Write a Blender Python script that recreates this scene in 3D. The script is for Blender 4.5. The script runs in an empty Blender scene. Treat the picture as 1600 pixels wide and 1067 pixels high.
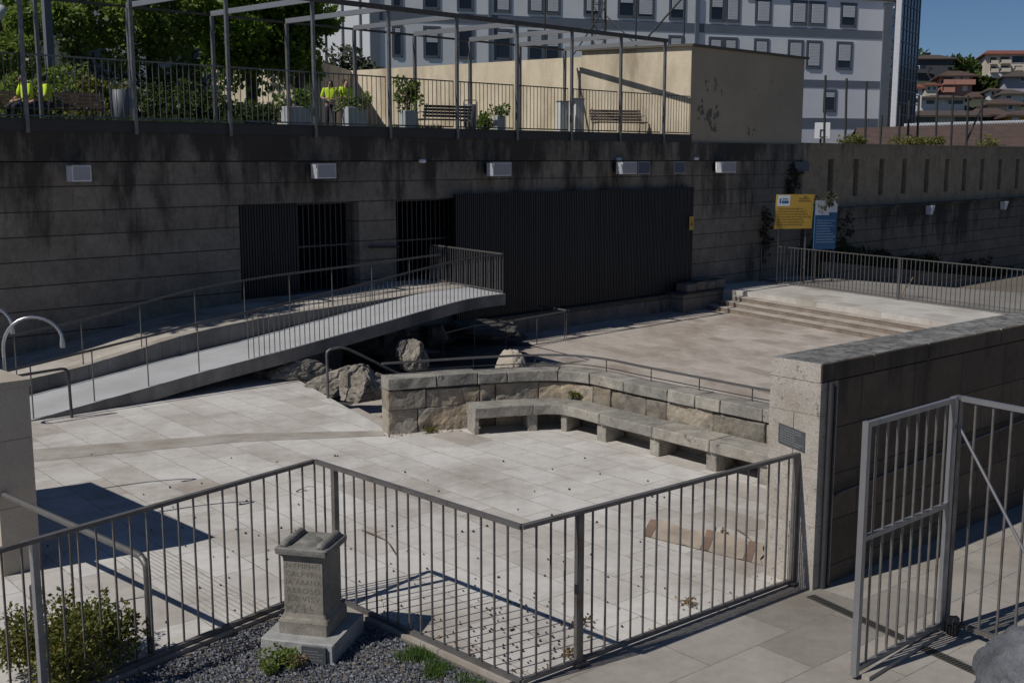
import bpy, bmesh, math, random
from mathutils import Vector, Matrix, noise as mnoise
random.seed(11)
R = math.radians
scene = bpy.context.scene
COL = scene.collection

# ------------------------------------------------------------------ camera numbers
F = 1780.0; T = math.atan(285 / F); H = 4.45
ct, st = math.cos(T), math.sin(T)
def ray(u, v):
    a = u - 800; b = 533.5 - v
    return Vector((a, F * ct + b * st, -F * st + b * ct))
def P(u, v, z=0.0):                      # survey point of the photo at a known height
    r = ray(u, v); k = (z - H) / r.z
    return Vector((r.x * k, r.y * k, z))
def A(u, v, y):                          # survey point at a known distance
    r = ray(u, v); k = y / r.y
    return Vector((r.x * k, y, H + r.z * k))
def W(u, v, p, az):                      # survey point on a known vertical plane
    r = ray(u, v); d = dirv(az); n = Vector((d.y, -d.x, 0))
    k = (p[0] * n.x + p[1] * n.y) / (r.x * n.x + r.y * n.y)
    return Vector((r.x * k, r.y * k, H + r.z * k))
def dirv(az): return Vector((math.sin(R(az)), math.cos(R(az)), 0))
W0 = Vector((9.04, 42.16, 0)); E1 = Vector((.70711, .70711, 0)); N1 = Vector((.70711, -.70711, 0))
def wl(a, p, z): return W0 + E1 * a + N1 * p + Vector((0, 0, z))   # wall coordinates: along, in front of, up

# ------------------------------------------------------------------ mesh builder
class MB:
    def __init__(s): s.v = []; s.f = []; s.t = []; s.sm = []
    def add(s, vs, fs, tone=.5, smooth=False):
        o = len(s.v); s.v += [Vector(q) for q in vs]
        for f in fs: s.f.append([i + o for i in f]); s.t.append(tone); s.sm.append(smooth)
        return s
    def obox(s, o, ex, ey, ez, tone=.5):
        o = Vector(o); ex = Vector(ex); ey = Vector(ey); ez = Vector(ez)
        vs = [o, o + ex, o + ex + ey, o + ey]; vs += [q + ez for q in vs]
        if ex.cross(ey).dot(ez) > 0: fs = [(3,2,1,0),(4,5,6,7),(0,1,5,4),(1,2,6,5),(2,3,7,6),(3,0,4,7)]
        else: fs = [(0,1,2,3),(7,6,5,4),(4,5,1,0),(5,6,2,1),(6,7,3,2),(7,4,0,3)]
        return s.add(vs, fs, tone)
    def box(s, c, sx, sy, sz, rz=0, tone=.5):          # c = centre of the bottom
        ca, sa = math.cos(rz), math.sin(rz)
        ex = Vector((ca * sx, sa * sx, 0)); ey = Vector((-sa * sy, ca * sy, 0))
        return s.obox(Vector(c) - ex / 2 - ey / 2, ex, ey, (0, 0, sz), tone)
    def bbox(s, c, sx, sy, sz, rz=0, b=.02, tone=.5):  # box with chamfered edges
        pts = []
        for z, i in ((0, b), (b, 0), (sz - b, 0), (sz, b)):
            x, y = sx / 2 - i, sy / 2 - i; bb = b if i == 0 else b
            ring = [(x - bb, -y), (x, -y + bb), (x, y - bb), (x - bb, y), (-x + bb, y), (-x, y - bb), (-x, -y + bb), (-x + bb, -y)]
            pts.append([(q[0], q[1], z) for q in ring])
        ca, sa = math.cos(rz), math.sin(rz); c = Vector(c)
        vs = [c + Vector((q[0] * ca - q[1] * sa, q[0] * sa + q[1] * ca, q[2])) for rg in pts for q in rg]
        fs = [tuple(range(7, -1, -1)), tuple(range(24, 32))]
        for k in range(3):
            for i in range(8):
                j = (i + 1) % 8; fs.append((k * 8 + i, k * 8 + j, k * 8 + 8 + j, k * 8 + 8 + i))
        return s.add(vs, fs, tone)
    def prism(s, poly, z0, z1, tone=.5):
        n = len(poly)
        ar = sum(poly[i][0] * poly[(i + 1) % n][1] - poly[(i + 1) % n][0] * poly[i][1] for i in range(n))
        if ar < 0: poly = poly[::-1]
        vs = [Vector((q[0], q[1], z0)) for q in poly] + [Vector((q[0], q[1], z1)) for q in poly]
        fs = [tuple(range(n - 1, -1, -1)), tuple(range(n, 2 * n))]
        fs += [(i, (i + 1) % n, n + (i + 1) % n, n + i) for i in range(n)]
        return s.add(vs, fs, tone)
    def bar(s, p0, p1, w, h, tone=.5):                 # rectangular bar, w sideways, h upwards
        p0 = Vector(p0); p1 = Vector(p1); d = (p1 - p0).normalized()
        side = d.cross(Vector((0, 0, 1)))
        side = Vector((1, 0, 0)) if side.length < 1e-4 else side.normalized()
        up = side.cross(d)
        return s.obox(p0 - side * w / 2 - up * h / 2, side * w, p1 - p0, up * h, tone)
    def vbar(s, p, z0, z1, w, d, az=0):                # upright rectangular bar
        a = dirv(az); b = Vector((a.y, -a.x, 0)); p = Vector((p[0], p[1], z0))
        return s.obox(p - a * w / 2 - b * d / 2, a * w, b * d, (0, 0, z1 - z0))
    def tube(s, pts, r, n=8, caps=True):
        pts = [Vector(q) for q in pts]; rings = []; prev = None
        for i, q in enumerate(pts):
            d = (pts[min(i + 1, len(pts) - 1)] - pts[max(i - 1, 0)]).normalized()
            ref = Vector((0, 0, 1)) if abs(d.z) < .95 else Vector((1, 0, 0))
            x = d.cross(ref).normalized() if prev is None else (prev - d * prev.dot(d)).normalized()
            prev = x; y = d.cross(x)
            rr = r[i] if isinstance(r, (list, tuple)) else r
            rings.append([q + (x * math.cos(2 * math.pi * k / n) + y * math.sin(2 * math.pi * k / n)) * rr for k in range(n)])
        vs = [q for g in rings for q in g]; fs = []
        for i in range(len(pts) - 1):
            for k in range(n):
                j = (k + 1) % n; fs.append((i * n + k, i * n + j, i * n + n + j, i * n + n + k))
        s.add(vs, fs, .5, True)
        if caps: s.add(rings[0], [tuple(range(n - 1, -1, -1))]); s.add(rings[-1], [tuple(range(n))])
        return s
    def build(s, name, mat, parent=None, label=None, kind=None, org=None):
        o3 = Vector(org) if org is not None else (parent.location.copy() if parent is not None and parent.get('_world') else Vector((0, 0, 0)))
        if parent is not None and parent.type == 'MESH': o3 = Vector(parent.get('_org', (0, 0, 0)))
        me = bpy.data.meshes.new(name)
        me.from_pydata([q - o3 for q in s.v], [], s.f)
        at = me.color_attributes.new('tone', 'FLOAT_COLOR', 'CORNER')
        vals = []
        for p, t in zip(me.polygons, s.t): vals += [t, t, t, 1.0] * p.loop_total
        at.data.foreach_set('color', vals)
        me.polygons.foreach_set('use_smooth', s.sm)
        me.materials.append(mat)
        o = bpy.data.objects.new(name, me); COL.objects.link(o)
        if parent is not None:
            o.parent = parent; o['_org'] = tuple(o3)
        elif org is not None: o.location = o3
        if label: o['label'] = label
        if kind: o['kind'] = kind
        return o

def thing(name, label, cat, loc=(0, 0, 0), rz=0, group=None, world=True):
    o = bpy.data.objects.new(name, None); COL.objects.link(o); o.empty_display_size = .2
    o.location = Vector(loc); o.rotation_euler = (0, 0, rz)
    o['label'] = label; o['category'] = cat; o['_world'] = 1 if world else 0
    if group: o['group'] = group
    return o
def tag(o, label, cat, group=None):
    o['label'] = label; o['category'] = cat
    if group: o['group'] = group
    return o
def clone(o, loc=None, parent=None):
    c = o.copy(); COL.objects.link(c)
    if parent is not None: c.parent = parent
    if loc is not None: c.location = loc
    return c
def clone_tree(o, loc, rz=None, label=None):
    r = clone(o, loc)
    if rz is not None: r.rotation_euler = (0, 0, rz)
    if label: r['label'] = label
    for ch in [q for q in bpy.data.objects if q.parent == o]:
        c = clone(ch, None, r)
        for g in [q for q in bpy.data.objects if q.parent == ch]: clone(g, None, c)
    return r

# ------------------------------------------------------------------ materials
def nt(name):
    m = bpy.data.materials.new(name); m.use_nodes = True; t = m.node_tree
    return m, t, t.nodes['Principled BSDF'], t.nodes.new, t.links.new
def ramp(N, L, src, stops):
    r = N('ShaderNodeValToRGB'); L(src, r.inputs['Fac']); e = r.color_ramp.elements
    while len(e) < len(stops): e.new(.5)
    for q, (p, c) in zip(e, stops): q.position = p; q.color = (*c, 1) if len(c) == 3 else c
    return r.outputs['Color']
def mixc(N, L, mode, fac, a, b):
    m = N('ShaderNodeMix'); m.data_type = 'RGBA'; m.blend_type = mode
    for k, x in ((0, fac), (6, a), (7, b)):
        if hasattr(x, 'is_linked'): L(x, m.inputs[k])
        else: m.inputs[k].default_value = x if k == 0 else (*x, 1)
    return m.outputs[2]
def noise(N, L, vec, scale, detail=6, rough=.6, stretch=None):
    n = N('ShaderNodeTexNoise'); n.inputs['Scale'].default_value = scale
    n.inputs['Detail'].default_value = detail; n.inputs['Roughness'].default_value = rough
    if stretch:
        mp = N('ShaderNodeMapping'); mp.inputs['Scale'].default_value = stretch; L(vec, mp.inputs['Vector']); vec = mp.outputs[0]
    L(vec, n.inputs['Vector']); return n.outputs['Fac']
def g3(v): return (v, v, v)
def sc(c, k): return tuple(x * k for x in c)

def stone(name, c, c2=None, scale=2.5, fine=90, bump=.25, rough=.85, tone=.0, spots=None, big=None):
    """weathered stone / concrete: large blotches, fine grain, bump; tone = how much the per-stone tone tints"""
    m, t, b, N, L = nt(name)
    pos = N('ShaderNodeNewGeometry').outputs['Position']
    c2 = c2 or sc(c, .6)
    n1 = noise(N, L, pos, scale, 8, .65)
    col = ramp(N, L, n1, [(.32, c2), (.62, c)])
    if big:
        nb = noise(N, L, pos, big[0], 5, .6, big[2] if len(big) > 2 else None)
        col = mixc(N, L, 'MIX', ramp(N, L, nb, [(.45, g3(0)), (.72, g3(1))]), col, big[1])
    n2 = noise(N, L, pos, fine, 3, .7)
    col = mixc(N, L, 'MULTIPLY', .8, col, ramp(N, L, n2, [(.25, g3(.55)), (.6, g3(1.12))]))
    if spots:
        n3 = noise(N, L, pos, spots[0], 4, .75)
        col = mixc(N, L, 'MIX', ramp(N, L, n3, [(spots[2], g3(0)), (spots[2] + .12, g3(1))]), col, spots[1])
    if tone:
        at = N('ShaderNodeAttribute'); at.attribute_name = 'tone'
        col = mixc(N, L, 'MULTIPLY', 1, col, ramp(N, L, at.outputs['Fac'], [(0, (1 - tone,) * 3), (.5, (1, .99 , .97)), (1, (1 + tone, 1 + tone * .75, 1 + tone * .45))]))
    L(col, b.inputs['Base Color']); b.inputs['Roughness'].default_value = rough
    bp = N('ShaderNodeBump'); bp.inputs['Strength'].default_value = bump; bp.inputs['Distance'].default_value = .02
    ad = N('ShaderNodeMath'); ad.operation = 'MULTIPLY_ADD'; L(n2, ad.inputs[0]); ad.inputs[1].default_value = .45; L(n1, ad.inputs[2])
    L(ad.outputs[0], bp.inputs['Height']); L(bp.outputs[0], b.inputs['Normal'])
    return m

def paving(name, az, bw, bh, ca, cb, joint, stain=None, jw=.006, rough=.8, seed=0.0, dirt=.5):
    """slabs laid in running bond, rows along azimuth az"""
    m, t, b, N, L = nt(name)
    pos = N('ShaderNodeNewGeometry').outputs['Position']
    mp = N('ShaderNodeMapping'); mp.inputs['Rotation'].default_value = (0, 0, -R(90 - az)); mp.inputs['Location'].default_value = (seed, seed * .37, 0)
    L(pos, mp.inputs['Vector'])
    # a little wobble keeps the joints from being ruler straight
    br = N('ShaderNodeTexBrick'); br.offset = .42; br.offset_frequency = 2
    for k, v in (('Scale', 1), ('Mortar Size', jw), ('Mortar Smooth', .3), ('Bias', 0), ('Brick Width', bw), ('Row Height', bh)): br.inputs[k].default_value = v
    br.inputs['Color1'].default_value = (*g3(0), 1); br.inputs['Color2'].default_value = (*g3(1), 1); br.inputs['Mortar'].default_value = (*g3(.5), 1)
    L(mp.outputs[0], br.inputs['Vector'])
    col = ramp(N, L, br.outputs['Color'], [(0, sc(cb, .9)), (.06, cb), (.22, tuple((x + 2 * y) / 3 for x, y in zip(cb, ca))), (.6, ca), (1, sc(ca, 1.05))])
    n1 = noise(N, L, pos, .55, 7, .68)
    col = mixc(N, L, 'MULTIPLY', dirt, col, ramp(N, L, n1, [(.3, (.62, .58, .54)), (.55, g3(1)), (.75, (1.08, 1.07, 1.06))]))
    n4 = noise(N, L, pos, 4.5, 6, .7)
    col = mixc(N, L, 'MULTIPLY', .55, col, ramp(N, L, n4, [(.28, g3(.72)), (.6, g3(1.06))]))
    if stain:
        ns = noise(N, L, pos, stain[0], 6, .6, stain[1])
        col = mixc(N, L, 'MIX', ramp(N, L, ns, [(stain[3], g3(0)), (stain[3] + .2, g3(.85))]), col, stain[2])
    n2 = noise(N, L, pos, 160, 3, .7)
    col = mixc(N, L, 'MULTIPLY', .7, col, ramp(N, L, n2, [(.25, g3(.66)), (.6, g3(1.1))]))
    n5 = noise(N, L, pos, 14, 2, .5)
    jm = N('ShaderNodeMath'); jm.operation = 'MULTIPLY'; L(br.outputs['Fac'], jm.inputs[0]); L(ramp(N, L, n5, [(.3, g3(.25)), (.6, g3(.9))]), jm.inputs[1])
    col = mixc(N, L, 'MIX', jm.outputs[0], col, joint)
    L(col, b.inputs['Base Color']); b.inputs['Roughness'].default_value = rough
    bp = N('ShaderNodeBump'); bp.inputs['Strength'].default_value = .35; bp.inputs['Distance'].default_value = .01
    ad = N('ShaderNodeMath'); ad.operation = 'MULTIPLY_ADD'; L(n2, ad.inputs[0]); ad.inputs[1].default_value = .35
    inv = N('ShaderNodeMath'); inv.operation = 'SUBTRACT'; inv.inputs[0].default_value = 1; L(br.outputs['Fac'], inv.inputs[1])
    L(inv.outputs[0], ad.inputs[2]); L(ad.outputs[0], bp.inputs['Height']); L(bp.outputs[0], b.inputs['Normal'])
    return m

def coursed(name, az, z0, bw, bh, ca, cb, joint, soot, streak=1.0, jw=.012, top=5.0, moss=None, thr=.45, vf=.3):
    """coursed ashlar wall; soot = colour of the dark run-off streaks, heavier towards the top"""
    m, t, b, N, L = nt(name)
    pos = N('ShaderNodeNewGeometry').outputs['Position']
    dt = N('ShaderNodeVectorMath'); dt.operation = 'DOT_PRODUCT'; L(pos, dt.inputs[0]); dt.inputs[1].default_value = tuple(dirv(az))
    sp = N('ShaderNodeSeparateXYZ'); L(pos, sp.inputs[0])
    zz = N('ShaderNodeMath'); zz.operation = 'ADD'; L(sp.outputs['Z'], zz.inputs[0]); zz.inputs[1].default_value = -z0
    cb2 = N('ShaderNodeCombineXYZ'); L(dt.outputs['Value'], cb2.inputs[0]); L(zz.outputs[0], cb2.inputs[1])
    uv = cb2.outputs[0]
    br = N('ShaderNodeTexBrick'); br.offset = .5
    for k, v in (('Scale', 1), ('Mortar Size', jw), ('Mortar Smooth', .2), ('Bias', 0), ('Brick Width', bw), ('Row Height', bh)): br.inputs[k].default_value = v
    br.inputs['Color1'].default_value = (*g3(0), 1); br.inputs['Color2'].default_value = (*g3(1), 1); br.inputs['Mortar'].default_value = (*g3(.5), 1)
    L(uv, br.inputs['Vector'])
    col = ramp(N, L, br.outputs['Color'], [(0, cb), (1, ca)])
    n1 = noise(N, L, pos, 1.6, 8, .7)
    col = mixc(N, L, 'MULTIPLY', .8, col, ramp(N, L, n1, [(.3, g3(.55)), (.6, g3(1.05))]))
    n6 = noise(N, L, pos, 9, 5, .7)
    col = mixc(N, L, 'MULTIPLY', .6, col, ramp(N, L, n6, [(.3, g3(.6)), (.6, g3(1.05))]))
    # run-off streaks: stretched downwards, threshold falls with height
    ns = noise(N, L, uv, 1.0, 7, .72, (1.5, .28, 1))
    nb = noise(N, L, uv, .35, 4, .6, (1, .6, 1))
    s1 = N('ShaderNodeMath'); s1.operation = 'MULTIPLY_ADD'; L(nb, s1.inputs[0]); s1.inputs[1].default_value = .8; L(ns, s1.inputs[2])
    hgt = N('ShaderNodeMapRange'); L(sp.outputs['Z'], hgt.inputs['Value']); hgt.inputs['From Min'].default_value = top - 3.0; hgt.inputs['From Max'].default_value = top
    hgt.inputs['To Min'].default_value = -.12; hgt.inputs['To Max'].default_value = .16
    s2 = N('ShaderNodeMath'); s2.operation = 'ADD'; L(s1.outputs[0], s2.inputs[0]); L(hgt.outputs[0], s2.inputs[1])
    sm = N('ShaderNodeMapRange'); L(s2.outputs[0], sm.inputs['Value']); sm.inputs['From Min'].default_value = thr + .45; sm.inputs['From Max'].default_value = thr + .62
    sm.inputs['To Max'].default_value = .84 * streak
    col = mixc(N, L, 'MIX', sm.outputs[0], col, soot)
    n2 = noise(N, L, pos, 70, 3, .7)
    col = mixc(N, L, 'MULTIPLY', .7, col, ramp(N, L, n2, [(.25, g3(.6)), (.6, g3(1.1))]))
    bh_ = N('ShaderNodeTexBrick'); bh_.offset = 0
    for k, v in (('Scale', 1), ('Mortar Size', jw), ('Mortar Smooth', .2), ('Bias', 0), ('Brick Width', 5000.0), ('Row Height', bh)): bh_.inputs[k].default_value = v
    L(uv, bh_.inputs['Vector'])
    vm = N('ShaderNodeMath'); vm.operation = 'MULTIPLY'; L(br.outputs['Fac'], vm.inputs[0]); vm.inputs[1].default_value = vf
    jm = N('ShaderNodeMath'); jm.operation = 'MAXIMUM'; L(vm.outputs[0], jm.inputs[0]); L(bh_.outputs['Fac'], jm.inputs[1])
    col = mixc(N, L, 'MIX', jm.outputs[0], col, joint)
    L(col, b.inputs['Base Color']); b.inputs['Roughness'].default_value = .9
    bp = N('ShaderNodeBump'); bp.inputs['Strength'].default_value = .5; bp.inputs['Distance'].default_value = .015
    ad = N('ShaderNodeMath'); ad.operation = 'MULTIPLY_ADD'; L(n2, ad.inputs[0]); ad.inputs[1].default_value = .3
    inv = N('ShaderNodeMath'); inv.operation = 'SUBTRACT'; inv.inputs[0].default_value = 1; L(jm.outputs[0], inv.inputs[1])
    L(inv.outputs[0], ad.inputs[2]); L(ad.outputs[0], bp.inputs['Height']); L(bp.outputs[0], b.inputs['Normal'])
    return m

def metal(name, c, rough=.45, met=.6, var=.25, rust=None):
    m, t, b, N, L = nt(name)
    pos = N('ShaderNodeNewGeometry').outputs['Position']
    n1 = noise(N, L, pos, 7, 6, .7)
    col = ramp(N, L, n1, [(.3, sc(c, 1 - var)), (.65, sc(c, 1 + var * .4))])
    if rust:
        n2 = noise(N, L, pos, 4, 6, .75)
        col = mixc(N, L, 'MIX', ramp(N, L, n2, [(.52, g3(0)), (.68, g3(.8))]), col, rust)
    L(col, b.inputs['Base Color']); b.inputs['Metallic'].default_value = met
    L(ramp(N, L, n1, [(.3, g3(rough + .12)), (.7, g3(max(.05, rough - .1)))]), b.inputs['Roughness'])
    return m
def plain(name, c, rough=.6, var=.15, scale=5, met=0.0, c2=None, stretch=None, spec=.5):
    m, t, b, N, L = nt(name)
    pos = N('ShaderNodeNewGeometry').outputs['Position']
    n1 = noise(N, L, pos, scale, 6, .65, stretch)
    L(ramp(N, L, n1, [(.3, c2 or sc(c, 1 - var)), (.65, c)]), b.inputs['Base Color'])
    b.inputs['Roughness'].default_value = rough; b.inputs['Metallic'].default_value = met
    b.inputs['Specular IOR Level'].default_value = spec
    return m
def leafmat(name, c, c2, rough=.5, trans=.25):
    m, t, b, N, L = nt(name)
    at = N('ShaderNodeAttribute'); at.attribute_name = 'tone'
    L(ramp(N, L, at.outputs['Fac'], [(0, c2), (1, c)]), b.inputs['Base Color'])
    b.inputs['Roughness'].default_value = rough; b.inputs['Specular IOR Level'].default_value = .35
    tr = N('ShaderNodeBsdfTranslucent'); tr.inputs['Color'].default_value = (*[min(1, x * 1.3) for x in c], 1)
    mx = N('ShaderNodeMixShader'); mx.inputs[0].default_value = trans
    L(b.outputs[0], mx.inputs[1]); L(tr.outputs[0], mx.inputs[2]); L(mx.outputs[0], t.nodes['Material Output'].inputs['Surface'])
    return m
def tiles(name, c, c2, joint):
    m, t, b, N, L = nt(name)
    pos = N('ShaderNodeNewGeometry').outputs['Position']
    n1 = noise(N, L, pos, .9, 8, .75); n2 = noise(N, L, pos, 9, 3, .7, (1, 1, 3))
    col = ramp(N, L, n1, [(.32, c2), (.62, c)])
    col = mixc(N, L, 'MULTIPLY', .9, col, ramp(N, L, n2, [(.3, g3(.45)), (.62, g3(1.15))]))
    w = N('ShaderNodeTexWave'); w.wave_type = 'BANDS'; w.bands_direction = 'Z'; w.inputs['Scale'].default_value = 2.2; w.inputs['Distortion'].default_value = 3; L(pos, w.inputs['Vector'])
    col = mixc(N, L, 'MULTIPLY', .5, col, ramp(N, L, w.outputs['Fac'], [(.2, g3(.5)), (.6, g3(1))]))
    L(col, b.inputs['Base Color']); b.inputs['Roughness'].default_value = .9
    return m

GRN = (.44, .415, .385)
M = {}
M['slab'] = paving('granite_slabs', 140, .92, .56, (.57, .55, .525), (.48, .445, .41), (.235, .215, .19), jw=.009, dirt=.95)
M['slab_low'] = paving('sandy_slabs', 152, .9, .45, (.46, .415, .37), (.36, .31, .27), (.25, .22, .19), stain=(.42, (1.2, .5, 1), (.20, .15, .12), .47), jw=.005, seed=3.3)
M['slab_out'] = paving('worn_pavement', 50, 1.15, .62, (.335, .31, .28), (.26, .24, .215), (.13, .12, .105), jw=.007, seed=1.7, dirt=.9)
M['slab_top'] = paving('pale_terrace', 152, .9, .5, (.50, .48, .45), (.40, .37, .33), (.25, .22, .2), jw=.006, seed=.4)
M['slab_walk'] = paving('walkway_slabs', 45, .9, .5, (.46, .43, .385), (.33, .30, .26), (.18, .16, .13), jw=.007, seed=2.2, dirt=.9)
M['step'] = stone('step_granite', (.44, .40, .36), (.30, .25, .21), 1.4, 110, .2)
M['riser'] = stone('brown_riser', (.25, .205, .17), (.15, .12, .10), 1.8, 90, .3)
M['road'] = stone('grey_access', (.24, .225, .205), (.18, .17, .155), .6, 90, .2)
M['curb'] = stone('curb_granite', (.40, .375, .34), (.26, .225, .19), 1.5, 110, .25)
M['bridge'] = stone('ramp_concrete', (.43, .44, .455), (.35, .355, .37), .9, 140, .08, .75)
M['fascia'] = stone('shaded_dirty_fascia', (.27, .255, .235), (.16, .15, .14), 1.6, 100, .2, big=(1.2, (.10, .095, .09), (1, 1, .25)))  # ramp and walkway sides: their shade put into the colour, plus dirt streaks
M['wall'] = coursed('stained_ashlar', 45, 4.39 - .505 * 20, 1.9, .505, (.265, .23, .19), (.21, .183, .152), (.03, .027, .023), (.022, .019, .016), top=5.0, thr=.445)
M['band'] = coursed('stained_concrete', 45, 2, 3.4, 5.0, (.23, .20, .165), (.19, .165, .138), (.03, .027, .023), (.02, .0175, .015), streak=1.0, top=5.6, thr=.39)
M['wall_slot'] = coursed('grey_render', 45, 0, 6, 9.0, (.37, .295, .205), (.33, .26, .18), (.08, .07, .06), (.08, .07, .055), top=5.6, thr=.56)
M['wall_far'] = coursed('far_ashlar', 45, .05, 1.6, .50, (.20, .17, .14), (.155, .135, .11), (.016, .016, .016), (.014, .014, .013), top=2.7, jw=.016)
M['rwall'] = coursed('dark_ashlar', 49.5, 2.2 - .5 * 10, 1.05, .5, (.135, .102, .072), (.095, .072, .051), (.026, .022, .017), (.03, .025, .019), top=2.9, jw=.008, thr=.50, vf=.8)
M['coping'] = stone('lichen_coping', (.25, .245, .235), (.10, .10, .10), 3.2, 60, .6, spots=(9, (.05, .052, .055), .5))
M['pillar'] = stone('speckled_granite', (.42, .385, .345), (.30, .265, .225), 2.2, 55, .55, spots=(13, (.12, .115, .11), .58))
M['pier'] = stone('smooth_granite', (.45, .395, .325), (.36, .315, .255), 1.5, 120, .2)
M['rubble'] = stone('rubble_stone', (.36, .33, .285), (.20, .18, .15), 4.5, 45, .8, tone=.42, spots=(7, (.12, .115, .1), .58), big=(1.1, (.46, .36, .24)))
M['benchst'] = stone('bench_granite', (.33, .315, .285), (.18, .17, .155), 3.5, 60, .6, tone=.15, spots=(8, (.10, .10, .095), .58))
M['mortar'] = stone('dark_mortar_and_shade', (.10, .09, .075), (.05, .045, .04), 6, 60, .5)
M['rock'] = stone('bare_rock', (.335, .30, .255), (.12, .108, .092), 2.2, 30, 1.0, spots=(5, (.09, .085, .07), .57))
M['rock_dark'] = stone('shaded_rock', (.13, .125, .115), (.05, .05, .046), 2.2, 30, 1.0)  # darker copy of the bare rock; shade under the ramp put into the colour
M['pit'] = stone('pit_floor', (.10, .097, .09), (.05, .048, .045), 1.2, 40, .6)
M['parapet'] = stone('parapet_granite', (.15, .16, .175), (.07, .075, .085), 9, 120, .5, spots=(30, (.28, .29, .31), .66))
M['altar'] = stone('altar_granite', (.29, .265, .225), (.18, .165, .14), 5, 90, .5, spots=(11, (.10, .10, .09), .6))
M['altar_cap'] = stone('altar_lichen', (.24, .23, .21), (.12, .115, .105), 7, 80, .6)
M['altar_base'] = stone('altar_plinth', (.37, .37, .365), (.25, .25, .245), 5, 90, .5)
M['carve'] = plain('cut_letters', (.15, .135, .11), .9)
M['steel'] = metal('galvanised_steel', (.16, .155, .155), .5, .55, .3)
M['steel_l'] = metal('pale_steel', (.31, .31, .325), .42, .6, .2)
M['chrome'] = metal('bright_steel', (.55, .55, .57), .28, .8, .15)
M['steel_d'] = metal('dark_steel', (.075, .075, .08), .5, .5, .3)
M['rail_front'] = metal('fence_steel', (.18, .17, .165), .5, .45, .3, rust=(.10, .075, .055))
M['rail_b'] = metal('brown_steel', (.10, .085, .075), .55, .4, .3)
M['pergola'] = metal('pergola_steel', (.19, .185, .185), .45, .5, .3, rust=(.11, .085, .07))
M['beam'] = plain('black_fascia', (.035, .034, .036), .6, .3, 3)
M['slat'] = plain('black_slats', (.012, .012, .015), .55, .3, 4)
def slatmat():
    m, t, b, N, L = nt('weathered_slats'); at = N('ShaderNodeAttribute'); at.attribute_name = 'tone'
    pos = N('ShaderNodeNewGeometry').outputs['Position']; n1 = noise(N, L, pos, 2.5, 6, .7, (1, 1, .3))
    col = ramp(N, L, at.outputs['Fac'], [(0, (.009, .009, .011)), (1, (.018, .018, .022))])
    col = mixc(N, L, 'MIX', ramp(N, L, n1, [(.5, g3(0)), (.75, g3(.5))]), col, (.035, .033, .032))
    L(col, b.inputs['Base Color']); b.inputs['Roughness'].default_value = .5; return m
M['slats'] = slatmat()
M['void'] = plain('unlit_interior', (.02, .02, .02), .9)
M['lampcase'] = plain('lamp_case', (.35, .35, .37), .5)
M['lampwhite'] = plain('lamp_diffuser', (.75, .76, .8), .35)
M['bluebox'] = plain('blue_grey_plate', (.075, .085, .12), .5)
M['yellow'] = plain('sign_yellow', (.50, .31, .05), .6, .1)
M['white'] = plain('sign_white', (.72, .73, .76), .6, .1)
M['blue'] = plain('sign_blue', (.03, .12, .26), .6, .1)
M['ink'] = plain('sign_ink', (.26, .16, .03), .7)
M['inkw'] = plain('sign_ink_pale', (.35, .45, .6), .7)
M['plaque'] = plain('slate_plaque', (.075, .078, .085), .5, .2, 20)
M['plaquetx'] = plain('plaque_letters', (.19, .195, .205), .5)
M['card'] = plain('cardboard', (.40, .335, .27), .85, .35, 3)
M['tape'] = plain('packing_tape', (.22, .15, .11), .5)
M['gravel'] = None
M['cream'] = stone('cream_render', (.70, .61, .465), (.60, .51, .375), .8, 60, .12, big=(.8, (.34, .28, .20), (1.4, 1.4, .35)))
M['cream_sh'] = stone('shaded_patched_render', (.40, .335, .245), (.34, .285, .21), .7, 60, .12, spots=(.9, (.13, .11, .085), .68))  # darker copy of the cream render, with the face's shade in its colour
M['roofdark'] = plain('roof_edge', (.10, .09, .075), .8)
M['grass'] = leafmat('grass_blades', (.10, .17, .035), (.05, .09, .02))
M['soil'] = plain('garden_soil', (.09, .10, .045), .9, .4, 2)
M['leaf'] = leafmat('glossy_leaf', (.16, .25, .035), (.045, .08, .014), .4, .42)
M['leaf2'] = leafmat('olive_leaf', (.20, .27, .055), (.07, .11, .022), .5, .42)
M['leaf3'] = leafmat('yellow_green_leaf', (.21, .20, .045), (.035, .06, .014), .5)
M['leaf_dk'] = leafmat('deep_green_leaf', (.07, .105, .02), (.018, .032, .008), .5, .2)
M['leafd'] = leafmat('dusty_leaf', (.10, .115, .075), (.04, .05, .03), .6)
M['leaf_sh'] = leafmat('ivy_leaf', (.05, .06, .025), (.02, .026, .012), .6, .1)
M['bark'] = stone('bark', (.11, .09, .07), (.05, .04, .03), 6, 50, .8)
M['planter'] = plain('planter_panel', (.40, .42, .45), .5, .15, 3)
M['cabinet'] = plain('cabinet_grey', (.58, .59, .60), .5, .1, 3)
M['wood'] = plain('bench_wood', (.13, .085, .065), .7, .35, 6)
M['woodd'] = plain('dark_bench', (.035, .035, .04), .6, .3, 6)
M['bin'] = plain('bin_grey', (.13, .14, .165), .5, .2)
M['hivis'] = plain('hi_vis_cloth', (.60, .80, .03), .8, .2, 6)
M['navy'] = plain('navy_cloth', (.022, .028, .05), .85, .3, 6)
M['skin'] = plain('skin', (.40, .24, .17), .6, .1)
M['hair'] = plain('dark_hair', (.02, .016, .013), .7)
M['shoe'] = plain('black_shoe', (.03, .03, .03), .6)
M['refl'] = plain('silver_tape', (.5, .52, .55), .35)
M['hosp'] = plain('grey_facade', (.79, .80, .83), .75, .1, .5)
M['hosp_l'] = plain('white_facade', (.62, .64, .68), .75, .08, .5)
M['hband'] = plain('slate_band', (.155, .18, .225), .7, .15, .8)
M['hframe'] = plain('window_surround', (.115, .13, .165), .7, .15, 1)
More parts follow.
